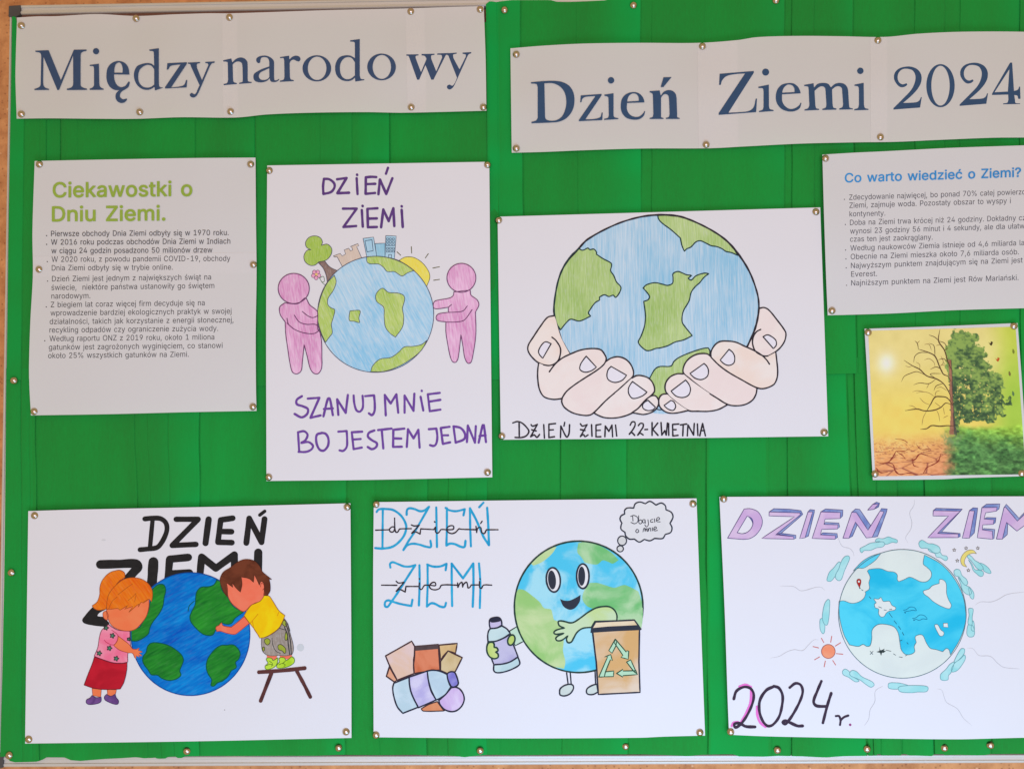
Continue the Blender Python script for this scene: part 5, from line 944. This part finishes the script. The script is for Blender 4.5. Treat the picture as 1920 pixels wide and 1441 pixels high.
D4.fill('arm', "1215,415! 1215,310 1170,220 1090,165 1000,155 850,180 700,260 550,370 440,440 370,450 290,430 200,415 160,430 180,500 275,543! 190,560 110,590 80,630 120,655 262,637! 150,690 115,730 140,770 220,765 335,682! 310,730 320,790 350,810 400,790 440,720 500,620 600,550 760,530! 820,425!", E4, PG, 4.6, parent=ch, edge=(3.0,DKG))
hb = empty('drawn_bottle', (0,0,0)); hb.parent = D4.root
for nm, sp, c1, c2, L in (('bottle_cap',"270,400 300,370 390,350 450,365 480,410 490,490! 400,540 280,550! 265,480",(188,176,228),(200,190,232),3),('bottle_panel',"280,555! 400,540 490,505! 580,560 640,640! 540,710 380,780 240,790! 235,680 250,600",(186,212,224),(200,222,232),3),
   ('bottle_panel',"240,795! 380,780 540,715 620,660! 690,830 780,1060! 640,1150 500,1190 345,1200! 300,1080",(172,166,216),(196,192,230),3.5),('bottle_panel',"345,1205! 500,1190 640,1150 780,1065! 810,1190 700,1270 520,1335 390,1345 345,1310",(186,212,226),(202,224,234),3)):
    D4.fill(nm, sp, E3, wash(c1,c2,'r',30), L, parent=hb, edge=(2.9,DKB))
D4.fill('cap_top', "275,405 310,365 390,350 460,375 475,412 380,440 290,440", E3, DKB, 4.2, parent=hb)
D4.fill('hand', "250,810 320,800 350,830 350,890! 400,900 420,950 375,975! 420,1010 420,1070 350,1095 270,1060 225,980 220,880", E3, wash((184,208,112),(200,218,140),'r',30), 5, parent=ch, edge=(3.2,DKG))
D4.fill('finger', [ell(660,760,62,95,18,24)], E3, wash((184,208,112),(200,218,140),'r',30), 5, parent=ch, edge=(3.2,DKG))
bn = D4.fill('drawn_bin', "1111,1183! 1199,1179! 1198,1240! 1200,1297! 1122,1301! 1118,1240! 1116,1225!", I, wash((216,172,120),(226,206,192),'r',12), 6, edge=(3.0,DKB))
D4.fill('lid', "775,535! 835,435! 1530,400! 1600,495! 1640,540! 780,560!", E4, wash((222,196,158),(232,214,190),'r'), 6.3, parent=bn, edge=(2.8,DKE)); D4.fill('rim', "750,545! 1060,515! 1590,490! 1665,560! 1650,580! 1200,600! 740,630!", E4, DKE, 7.1, parent=bn)
AG = ink((182,220,196),'r',.06)
for sp in ("1185,745! 1215,770! 1195,870! 1130,995! 1070,950!","1190,745! 1385,975! 1395,950! 1430,960! 1420,1105! 1290,1070! 1325,1035! 1165,800!","890,1425! 1050,1060! 990,1065! 1105,1020! 1135,1130! 1100,1110! 1010,1330! 990,1420!","1010,1330! 1160,1315! 1155,1415! 990,1420!","1390,1155! 1465,1115! 1585,1380! 1510,1310!","1210,1360! 1325,1285! 1325,1315! 1560,1310! 1585,1380! 1325,1400! 1325,1425!"):
    D4.fill('recycling_arrow', sp, E4, AG, 6.9, parent=bn, edge=(2.0,ink((40,80,62),'r')))
cl = D4.fill('thought_bubble', "1025,175! 1050,110 1120,85 1200,110! 1270,75 1360,130! 1440,100 1500,140 1510,200! 1590,240 1615,310 1570,405! 1600,470 1580,540 1500,570! 1460,630 1340,630! 1270,665 1185,645! 1110,685 1035,640! 960,640 905,590 895,540! 835,490 840,420 850,405! 820,340 840,290 890,265! 890,210 930,175", E2, wash((222,222,234),(226,226,238),'r'), 1, edge=(2.7,DKE))
D4.fill('small_bubble', [ell(852,665,66,70,n=26)], E2, ink((214,214,222),'r',.03), 2, parent=cl, edge=(2.3,DKE)); D4.fill('small_bubble', [ell(823,785,48,46,n=22)], E2, ink((214,214,222),'r',.03), 2, parent=cl, edge=(2.3,DKE))
D4.pen('lettering', "1010,300 1015,370 | 980,300 1030,285 1085,320 1085,380 1040,410 985,390 | 1100,290 1105,400 1130,412 1152,380 1130,350 1105,368 | 1195,350 1165,350 1160,390 1190,395 1195,350 1202,402 | 1240,350 1245,430 1215,458 1192,425 | 1310,345 1280,355 1280,385 1315,385 | 1335,335 1342,388 | 1365,362 1415,340 1400,315 1372,330 1370,375 1422,382 | 1075,495 1055,520 1075,545 1102,525 1090,498 1070,496 | 1165,530 1178,480 1190,475 1197,525 1212,478 1228,525 | 1238,480 1243,525 1258,478 1275,475 1282,520 | 1305,470 1310,515 | 1330,498 1370,475 1350,455 1330,475 1335,515 1382,510", E2, 1.6, ink((70,70,82),'r'), 2, parent=cl)

# ------------------------------------------------------------ poster with the lilac block letters
S1, S2 = (1340,920,.15625), (1620,920,.15625); S3, S5 = (1340,1120,300/1544), (1620,1120,300/1544); S4 = (1560,1010,270/1853)
LI = wash((204,172,226),(216,192,232),'s',30); SD = wash((112,132,200),(150,166,218),'s',40); LO = ink((84,70,128),'s')
def block(T, front, sides):
    f = D5.fill('letter', front, T, LI, 2, edge=(1.2,LO))
    for s_ in sides: D5.fill('letter_side', s_, T, SD, 1, parent=f, edge=(1.2,LO))
block(S1, "155,565! 355,215! 430,212 520,250 570,340 560,430 500,520 420,570 340,580! | 270,500! 390,300! 445,330 460,390 430,460 380,500 330,512", ["385,292! 470,325 512,390 492,460 420,508 330,514! 400,490 450,440 455,380 420,320"])
block(S1, "655,250! 1022,262! 1028,285! 730,525! 945,545! 950,578! 565,568! 960,308! 652,298!", ["655,250! 710,212! 900,218! 1035,235! 1058,275! 1022,262!","1022,262! 1058,280! 800,505! 730,525!","740,515! 800,505! 975,530! 975,565! 950,578! 945,545!"])
block(S1, "1120,250! 1175,250! 1085,560! 1020,570!", ["1120,250! 1145,222! 1200,228! 1195,260! 1125,540! 1085,560! 1175,250!"])
block(S1, "1275,250! 1510,258! 1505,330! 1325,335! 1310,400! 1480,405! 1475,455! 1285,460! 1270,525! 1450,535! 1445,578! 1170,568!", ["1275,250! 1330,215! 1540,228! 1535,300! 1505,330! 1510,258!","1310,400! 1330,375! 1490,385! 1500,430! 1475,455! 1480,405!","1270,525! 1300,500! 1470,510! 1475,555! 1445,578! 1450,535!"])
block(S1, "1540,565! 1645,255! 1700,258! 1840,470! 1985,240! 2030,250! 1890,555! 1820,562! 1690,370! 1610,568!", ["1645,255! 1690,215! 1740,220! 1870,410! 1840,470! 1700,258!","1690,370! 1710,410! 1655,540! 1610,568!","2030,250! 1985,240! 2000,210! 2072,215! 2060,260! 1955,545! 1890,557!"])
block(S2, "45,228! 105,160! 175,155! 120,220!", ["105,160! 150,133! 188,145! 175,190! 120,220! 160,160!"])
block(S2, "832,235! 1155,240! 880,510! 1130,515! 1130,558! 765,560! 1015,300! 828,298!", ["832,235! 865,207! 1180,217! 1155,240!","1155,240! 1180,217! 930,490! 880,510!","880,510! 930,490! 1155,510! 1155,545! 1130,558! 1130,515!"])
block(S2, "1265,235! 1325,240! 1265,565! 1180,565!", ["1265,235! 1310,200! 1365,205! 1325,500! 1265,565! 1325,240!"])
block(S2, "1415,200! 1595,195! 1590,240! 1460,260! 1440,335! 1560,345! 1550,400! 1425,405! 1420,465! 1540,480! 1545,578! 1360,560!", ["1415,200! 1470,158! 1632,155! 1620,215! 1590,240! 1595,195!","1440,335! 1475,318! 1585,320! 1575,380! 1550,400! 1560,345!","1420,465! 1440,450! 1570,460! 1560,570! 1545,578! 1540,480!"])
block(S2, "1590,575! 1680,200! 1700,195! 1840,360! 1960,250! 2010,250! 1980,575! 1930,575! 1945,400! 1835,480! 1710,375! 1660,578!", ["1680,200! 1708,158! 1860,325! 1960,225! 1960,250! 1840,360!","1705,375! 1725,400! 1720,520! 1660,578!"])
TL_ = ink((88,120,135),'s'); PEN = ink((120,125,140),'s')
gl = D5.fill('drawn_globe', [ell(1692,1150,119.7,120.5,n=80)], I, wash((216,226,232),(222,232,236),'s'), 1, edge=(1.3,TL_))
CYA = wash((38,188,236),(84,212,248),'s',13)
D5.fill('sea', "92,800! 150,793 250,825 340,810 410,760 435,700! 425,680! 480,640 475,560 490,490 455,410! 480,390 620,380 720,415 800,425 840,460 840,520 860,548! 930,520 1000,490 1070,515 1140,548 1220,545 1275,490 1275,420 1220,360 1175,320 1190,204! 1400,320 1560,490 1680,720 1722,950 1716,1080 1645,1290 1525,1490! 1505,1422 1472,1406 1425,1448! 1345,1422 1265,1402 1212,1328 1172,1242 1132,1228 1072,1255 1085,1328! 1058,1382 1065,1448 1012,1482 945,1482 892,1422 872,1315 852,1208 798,1128 678,1095 585,1102 518,1168 512,1288 490,1370 450,1380 400,1355 340,1380 225,1360! 155,1230 100,1020 90,880", S4, CYA, 2, parent=gl, edge=(1.0,TL_))
D5.fill('sea', "275,408! 340,375 400,375 450,350 560,270 632,180! 500,222 380,297", S4, wash((92,208,245),(120,215,245),'s'), 2, parent=gl, edge=(1.0,TL_))
ISL = ink((222,230,238),'s',.03)
for sp in ("1385,520 1440,530 1470,580 1475,700 1500,780 1535,850 1510,895 1400,860 1300,800 1240,745 1190,710 1175,670 1250,640 1290,600 1380,570!","540,770 600,770 630,750 660,800 740,800 770,850 820,880 810,910 740,925 700,950 670,995 630,1000 600,960 600,900 555,880 550,830 570,820","1320,1105 1360,1100 1400,1165 1440,1200 1430,1240 1390,1245 1360,1200","1432,1082! 1488,1080! 1495,1135! 1435,1130!"):
    D5.fill('island', sp, S4, ISL, 3, parent=gl, edge=(1.0,TL_))
D5.pen('dolphin', "920,915 960,905 1000,875 1060,880 1085,920 1040,915 990,925 950,930 945,955 930,935", S4, 1.0, ink((20,105,150),'s'), 3, parent=gl); D5.pen('dolphin', "1035,1020 1080,1010 1130,975 1190,985 1225,1030 1170,1025 1120,1045 1080,1030 1050,1050 1055,1030", S4, 1.0, ink((20,105,150),'s'), 3, parent=gl)
D5.pen('dashed_route', "480,740 500,765 | 735,950 775,1005 | 800,1050 830,1090 | 855,1120 885,1160 | 905,1200 925,1235 | 965,1330 980,1350 | 900,1300 870,1310 | 600,870 640,885 | 670,910 700,915 | 740,905 770,900 | 380,650 400,662", S4, 1.1, ink((40,95,120),'s'), 4, parent=gl)
D5.pen('dashed_route', "215,505 260,515 | 285,540 305,553 | 340,570 370,574 | 400,560 420,548 | 60,515 85,545 | 88,515 60,545", S5, 1.1, ink((90,100,110),'s'), 3, parent=gl)
D5.fill('aeroplane', "148,470! 160,505 200,490! 190,508! 212,512! 190,530! 175,528! 165,560! 155,530! 120,522! 150,510!", S5, ink((50,62,66),'s'), 3, parent=gl)
D5.fill('map_pin', "355,628! 335,590 318,552 325,522 348,512 370,525 373,560 362,600", S4, ink((175,48,44),'s'), 3, parent=gl, edge=(.8,ink((120,30,30),'s'))); D5.fill('map_pin_hole', [ell(346,546,13,n=14)], S4, ISL, 4, parent=gl); D5.fill('map_pin_tip', [ell(360,632,9,n=10)], S4, ink((70,90,90),'s'), 4, parent=gl)
CLD = wash((152,218,230),(178,226,238),'s',30); CLO = ink((110,165,180),'s')
def cloud(T, first, *rest):
    f = D5.fill('drawn_cloud', first, T, CLD, 2, edge=(1.1,CLO))
    for q, r_ in enumerate(rest): D5.fill('cloud_lobe', r_, T, CLD, 1 if q == 0 else .5, parent=f, edge=(1.1,CLO))
cloud(S1,"1575,780 1610,780 1620,810 1560,950 1520,1060 1490,1075 1455,1050 1450,1010 1490,930 1510,870 1540,810","1490,850 1515,865 1500,950 1440,1030 1395,1080 1350,1075 1355,1030 1380,970 1430,920")
cloud(S2,"-45,690 -20,675 10,660 80,625 160,615 230,610 250,640 220,670 150,680 80,710 0,715 -25,740 -45,720","135,605 160,570 230,572 290,550 340,565 400,590 395,620 340,615 270,640 240,630 190,605")
cloud(S2,"660,620 690,590 720,600 770,630 830,635 900,670 915,720 880,745 830,735 790,700 740,685 690,685 665,660","770,700 800,730 850,750 870,790 920,800 980,835 1005,810 990,780 940,770 915,735 850,700")
D5.fill('drawn_moon', "1350,750! 1310,710 1240,715 1180,770 1160,830 1180,890 1235,912! 1205,860 1220,800 1260,760 1310,745", S2, ink((234,216,128),'s'), 1, edge=(1.0,ink((150,140,110),'s')))
cloud(S2,"1240,790 1255,765 1290,785 1330,830 1380,860 1420,900 1430,930 1400,950 1350,920 1320,880 1280,830","1255,825 1300,880 1330,940 1390,950 1430,970 1430,1010 1400,1025 1350,990 1310,950 1290,890","1390,865 1440,880 1500,930 1525,980 1510,990 1440,960 1430,930")
cloud(S2,"1080,960 1110,938 1150,950 1175,1010 1230,1060 1245,1110 1220,1130 1180,1095 1140,1030 1095,1015","1130,1035 1180,1095 1220,1130 1260,1150 1290,1220 1270,1245 1220,1230 1180,1180 1160,1110","1260,1150 1300,1190 1320,1240 1310,1295 1280,1280 1265,1230")
cloud(S4,"1760,895 1815,900 1805,1000 1800,1100 1755,1095 1752,1050 1765,980","1755,1100 1800,1100 1835,1185 1820,1250 1760,1255 1735,1210","1815,1050 1830,1090 1830,1180 1795,1170 1795,1110")
cloud(S5,"940,490 970,495 965,540 900,610 870,620 900,550","870,620 840,720 815,750 810,790 745,790 740,740 790,690 830,640","970,550 980,580 950,640 900,700 850,715 845,680 880,625 930,590")
cloud(S5,"330,870 360,852 500,845 610,855 620,880 600,905 520,908 460,915 350,905","240,825 320,820 380,830 435,850 350,860 325,880 240,870")
cloud(S3,"1305,720 1330,700 1370,712 1420,760 1520,810 1540,840 1510,862 1460,835 1400,790 1310,750","1235,705 1260,687 1300,712 1310,745 1395,800 1360,810 1290,765 1240,740")
cloud(S3,"1095,15 1110,25 1108,120 1100,210 1085,262 1060,255 1040,200 1045,130 1065,50","1020,205 1045,200 1062,245 1060,330 1045,347 1020,310 1015,250")
for sx, sy in ((1083,707),(1225,685),(1366,685),(1120,835),(1253,950)):
    st_ = ' '.join('%.0f,%.0f!' % (sx+(22 if q % 2 == 0 else 9)*math.sin(q*math.pi/5), sy-(22 if q % 2 == 0 else 9)*math.cos(q*math.pi/5)) for q in range(11)); D5.pen('drawn_star', st_, S2, .9, ink((110,100,90),'s'), 1)
sn = D5.fill('drawn_sun', [ell(1097,517,66,67,n=36)], S3, wash((248,140,108),(252,160,130),'s',40), 1, edge=(1.2,ink((160,80,80),'s')))
D5.pen('sun_ray', "1130,370 1120,428 | 1215,433 1165,465 | 1175,538 1237,544 | 1140,605 1167,647 | 1068,610 1057,665 | 1012,570 965,597 | 1003,483 950,470 | 1053,430 1030,390", S3, 1.6, ink((205,110,110),'s'), 1, parent=sn)
WV = ink((192,192,206),'s',.04)
for T, sp in ((S3,"540,580 620,565 700,520 770,500 850,508 910,450 960,405 1000,405"),(S1,"785,1140 900,1140 960,1150 1030,1195 1110,1185 1210,1155 1280,1155 1320,1190"),(S1,"1480,560 1530,660 1620,690 1660,730 1672,780"),(S2,"605,100 600,170 550,260 575,380 560,460 500,560 525,620"),(S2,"1335,1365 1400,1330 1520,1330 1600,1305 1720,1240 1920,1210"),
   (S5,"1000,485 1050,490 1110,555 1220,565 1290,630 1350,670 1500,685"),(S5,"710,878 750,890 775,960 800,1010 900,1070 960,1160 1040,1230"),(S5,"178,852 110,900 105,1000 60,1080 45,1170 5,1230")):
    D5.pen('wavy_line', sp, T, 1.0, WV, 1, taper=True)
PKM = ink((236,120,214),'s',.1); DM = ink((62,48,70),'s',.3)
D5.pen('pink_stroke', "352,895 345,1010 300,1120 255,1200 | 408,1050 412,1130 438,1200 490,1244 | 165,1235 180,1205 225,1198 | 240,855 300,838 350,860", S3, 4.6, PKM, 1)
letters(D5, S3, 5.4, DM, ["185,975 210,900 280,860 340,870 375,920 370,1000 320,1120 250,1220 200,1250 190,1215 240,1210 300,1240 390,1245","570,855 500,890 440,980 430,1080 460,1180 510,1235 560,1225 620,1150 650,1040 655,940 620,870 572,852","725,865 780,825 830,840 850,900 830,980 770,1100 710,1190 680,1218 658,1200 682,1185 720,1200 800,1235 850,1235","1030,805 990,900 955,1000 980,1040 1080,1048 | 1125,920 1090,1030 1045,1205"], wob=.15)
D5.pen('letter', "1170,1140 1200,1140 1215,1180 1210,1225 | 1215,1180 1250,1150 1290,1135", S3, 4.2, DM, 2); D5.pen('full_stop', "1308,1224", S3, 4.8, ink((150,60,130),'s'), 2)

# ------------------------------------------------------------ the printed tree picture: a photo print with its colours in the ink
def vn2(x, y, seed):
    R_ = np.random.RandomState(seed).rand(64, 64); i = np.floor(x).astype(int); j = np.floor(y).astype(int); f = x-i; g = y-j; f = f*f*(3-2*f); g = g*g*(3-2*g)
    a = R_[i % 64, j % 64]; b = R_[(i+1) % 64, j % 64]; c = R_[i % 64, (j+1) % 64]; d = R_[(i+1) % 64, (j+1) % 64]
    return (a*(1-f)+b*f)*(1-g)+(c*(1-f)+d*f)*g
def fbm(x, y, seed, o=4):
    s_ = 0; am = .5; t = 0
    for q in range(o): s_ = s_+am*vn2(x*2**q, y*2**q, seed+q); t += am; am *= .55
    return s_/t
def picture():
    NX, NY = 230, 230
    U, V = np.meshgrid(np.linspace(0, 1, NX), np.linspace(0, 1, NY))
    c00, c10, c01, c11 = (125,135), (1370,100), (185,1362), (1457,1345)
    X = (1-U)*(1-V)*c00[0]+U*(1-V)*c10[0]+(1-U)*V*c01[0]+U*V*c11[0]; Y = (1-U)*(1-V)*c00[1]+U*(1-V)*c10[1]+(1-U)*V*c01[1]+U*V*c11[1]
    def L3(a, b, t): return np.array(a)[None, None, :]*(1-t[..., None])+np.array(b)[None, None, :]*t[..., None]
    ss = lambda a, b, x: np.clip((x-a)/(b-a), 0, 1)**2*(3-2*np.clip((x-a)/(b-a), 0, 1))
    C = L3((222,206,130), (226,204,98), ss(300, 900, Y)); C = C*(1-ss(1050,1350,X))[..., None]+L3((188,202,70), (160,196,66), ss(100,700,Y))*ss(1050,1350,X)[..., None]
    g = np.exp(-(((X-480)/330)**2+((Y-880)/170)**2)); C += g[..., None]*(np.array((234,202,96))-C)*.6
    g = np.exp(-(((X-280)/75)**2+((Y-410)/90)**2)); C += g[..., None]*(np.array((238,236,225))-C)*.95
    g = np.exp(-(((X-1080)/170)**2+((Y-330)/200)**2)); C += g[..., None]*(np.array((226,218,140))-C)*.8
    C += (fbm(X/90, Y/90, 3)-.5)[..., None]*14
    # dry ground
    hz = 985+25*vn2(X/120, Y*0, 9); t = ss(-60, 120, Y-hz)*(X < 860)
    dg = L3((232,180,98), (224,152,98), ss(1000,1350,Y)); dg = dg*(1-.35*ss(500,850,X))[..., None]+np.array((190,110,85))*(.35*ss(500,850,X))[..., None]
    py = np.clip(Y-930, 20, None); sx = (X-700)/(py*.55); sy = 260.0/py*6
    rs = np.random.RandomState(5); gx = np.floor(sx); gy = np.floor(sy); best = np.full(X.shape, 9.); sec = best.copy()
    for a in (-1, 0, 1):
        for b in (-1, 0, 1):
            cx = gx+a; cy = gy+b; h1 = np.modf(np.abs(np.sin(cx*127.1+cy*311.7)*43758.5))[0]; h2 = np.modf(np.abs(np.sin(cx*269.5+cy*183.3)*43758.5))[0]
            d = np.hypot(cx+h1-sx, cy+h2-sy); sec = np.where(d < best, best, np.minimum(sec, d)); best = np.minimum(best, d)
    crack = ss(.10, .02, sec-best)*ss(1000,1150,Y)
    dg = dg+(fbm(X/30, Y/18, 14)-.5)[..., None]*50
    dg = dg*(1-.72*crack[..., None])+np.array((120,50,40))*(.72*crack[..., None])
    C = C*(1-t[..., None])+dg*t[..., None]
    # green ground
    hz2 = 900+30*vn2(X/60, Y*0+2, 12); t = ss(0, 60, Y-hz2)*ss(730, 900, X+130*fbm(X/34, Y/34, 8)-65)
    f1 = fbm(X/34, Y/20, 20, 5); f2 = fbm(X/70, Y/40, 31)
    gg = L3((152,196,62), (66,118,58), ss(930, 1180, Y+120*f2-.12*(X-1000))); gg = gg+(f1-.5)[..., None]*np.array((120,150,90)); gg = gg*(.80+.45*f2[..., None])
    C = C*(1-t[..., None])+gg*t[..., None]
    # leafy crown
    poly = [np.array([(830,160),(900,135),(970,180),(1000,240),(1080,280),(1100,370),(1200,450),(1250,560),(1280,640),(1295,760),(1270,880),(1200,880),(1140,885),(1060,865),(990,870),(935,880),(890,960),(885,1010),(850,1010),(835,700),(800,600),(785,400),(785,230)], float)]
    n1 = fbm(X/34, Y/34, 40)-.5; n2 = fbm(X/34, Y/34, 50)-.5; n3 = fbm(X/95, Y/95, 44, 2)-.5; n4 = fbm(X/95, Y/95, 54, 2)-.5; ins = pip(X+n1*95+n3*170*(X > 900), Y+n2*95+n4*150, poly)
    f = fbm(X/20, Y/15, 60, 5); fb = fbm(X/75, Y/60, 70)
    cr = L3((40,74,44), (134,164,78), ss(.34, .66, f*.50+fb*.50+.14*(560-Y)/560))
    hole = (fbm(X/16, Y/16, 80, 3) > .74) & (Y > 420)
    C = np.where(ins[..., None] & ~hole[..., None], cr, C)
    # trunk
    tk = (np.abs(X-(838+(Y-900)*.04)) < 14+np.clip(Y-850, 0, 200)*.12) & (Y > 380) & (Y < 1010)
    C = np.where(tk[..., None], np.where((X < 845+(Y-900)*.04)[..., None], np.array((150,98,74)), np.array((66,58,50)))+(f[..., None]-.5)*50, C)
    bsh = ss(.5, .62, fbm(X/22, Y/30, 90))*np.exp(-(((X-840)/90)**2+((Y-1045)/50)**2)); C = C*(1-bsh[..., None])+np.array((110,140,90))*bsh[..., None]
    C = np.clip(C, 8, 250)
    pts = np.stack([1600+X*(320/1441), 590+Y*(320/1441)], -1).reshape(-1, 2)
    F = [(j*NX+i, (j+1)*NX+i, (j+1)*NX+i+1, j*NX+i+1) for j in range(NY-1) for i in range(NX-1)]
    m, nt, b = base_mat("photo_print")
    at = nt.nodes.new('ShaderNodeVertexColor'); at.layer_name = 'ink'; nt.links.new(at.outputs[0], b.inputs['Base Color']); b.inputs['Roughness'].default_value = .5
    o = obj_np('printed_image', D6.lift(pts, 1), F, m, D6.root, smooth=True)
    w = np.array([s2l(q) for q in REF['f']]); lin = np.where(C/255 <= .04045, C/255/12.92, ((C/255+.055)/1.055)**2.4)
    lin = np.clip(lin.reshape(-1, 3)/w*PAPER, 0, .9)
    ca = o.data.color_attributes.new('ink', 'FLOAT_COLOR', 'POINT'); ca.data.foreach_set('color', np.hstack([lin, np.ones((len(lin), 1))]).astype(np.float32).ravel())
    return o
pic = picture()
TPH = (1600,590,320/1441); BR = ink((92,68,46),'f'); BR2 = ink((138,108,70),'f')
for w, mt, sp in ((2.2, BR, "835,720 800,640 760,580 700,540 620,515 560,460 500,430 430,385 | 840,760 790,700 740,690 690,695 650,760 620,810 | 835,760 780,745 740,780 680,805 600,810 540,795 440,808 | 820,560 800,520 760,500 730,440 690,350 640,320 550,290 | 840,480 800,400 770,300 720,220 730,130 | 850,940 800,935 730,940 660,935 620,960 570,965"),
    (1.3, BR, "620,515 540,480 480,495 430,520 405,565 | 700,540 650,500 740,495 | 700,540 640,580 560,575 510,590 | 760,580 700,600 680,640 | 690,350 680,260 640,240 | 720,220 690,190 640,170 | 720,220 770,240 790,280 | 770,300 800,280 | 550,290 540,240 520,220 | 640,320 560,320 520,350 510,400 | 760,500 740,460 700,440 650,460 | 800,400 760,370 720,380"),
    (.9, BR2, "500,430 470,440 440,430 | 560,460 560,420 530,400 | 690,695 640,660 580,650 530,660 | 650,760 600,740 560,700 | 600,650 540,640 500,650 | 700,800 720,840 730,900 | 620,810 590,870 580,930 | 540,795 500,770 470,765 | 760,780 770,840 | 740,780 690,740 | 690,440 680,400 640,370 600,380 | 730,440 760,400 740,350 | 700,260 740,250 | 540,240 560,220 | 730,640 700,650 690,690 | 640,580 620,620 | 800,850 760,870 | 790,640 740,610 700,620 | 780,430 740,420 | 660,300 640,250 600,250")):
    D6.pen('bare_branch', sp, TPH, w, mt, 2, parent=pic, taper=True)
CRK = ink((140,62,48),'f')
D6.pen('ground_crack', "190,1235 240,1255 300,1245 340,1270 350,1310 390,1345 470,1335 540,1350 | 590,1340 620,1290 680,1260 720,1230 740,1170 | 300,1245 340,1190 360,1150 | 450,1225 520,1220 560,1175 630,1185 | 500,1230 510,1270 550,1285 | 190,1290 230,1330 290,1325", TPH, 2.1, CRK, 2, parent=pic, wob=.5, taper=True)
D6.pen('ground_crack', "360,1150 420,1190 440,1220 | 350,1045 420,1055 460,1080 | 530,1090 570,1135 640,1135 | 360,1150 420,1150 480,1130", TPH, 1.3, CRK, 2, parent=pic, wob=.5, taper=True)
for bx, by, c in ((1160,243,(70,58,40)),(1217,378,(190,90,45)),(1352,308,(120,130,50)),(1320,496,(120,110,60)),(1350,664,(90,120,80))):
    D6.fill('butterfly', "%d,%d! %d,%d %d,%d! %d,%d! %d,%d %d,%d!" % (bx-20,by-14,bx-4,by-2,bx+2,by-20,bx+20,by-12,bx+6,by+18,bx-6,by+10) if bx < 1300 else "%d,%d %d,%d %d,%d %d,%d" % (bx-5,by-22,bx+10,by,bx+4,by+22,bx-9,by+8), TPH, ink(c,'f'), 2, parent=pic)
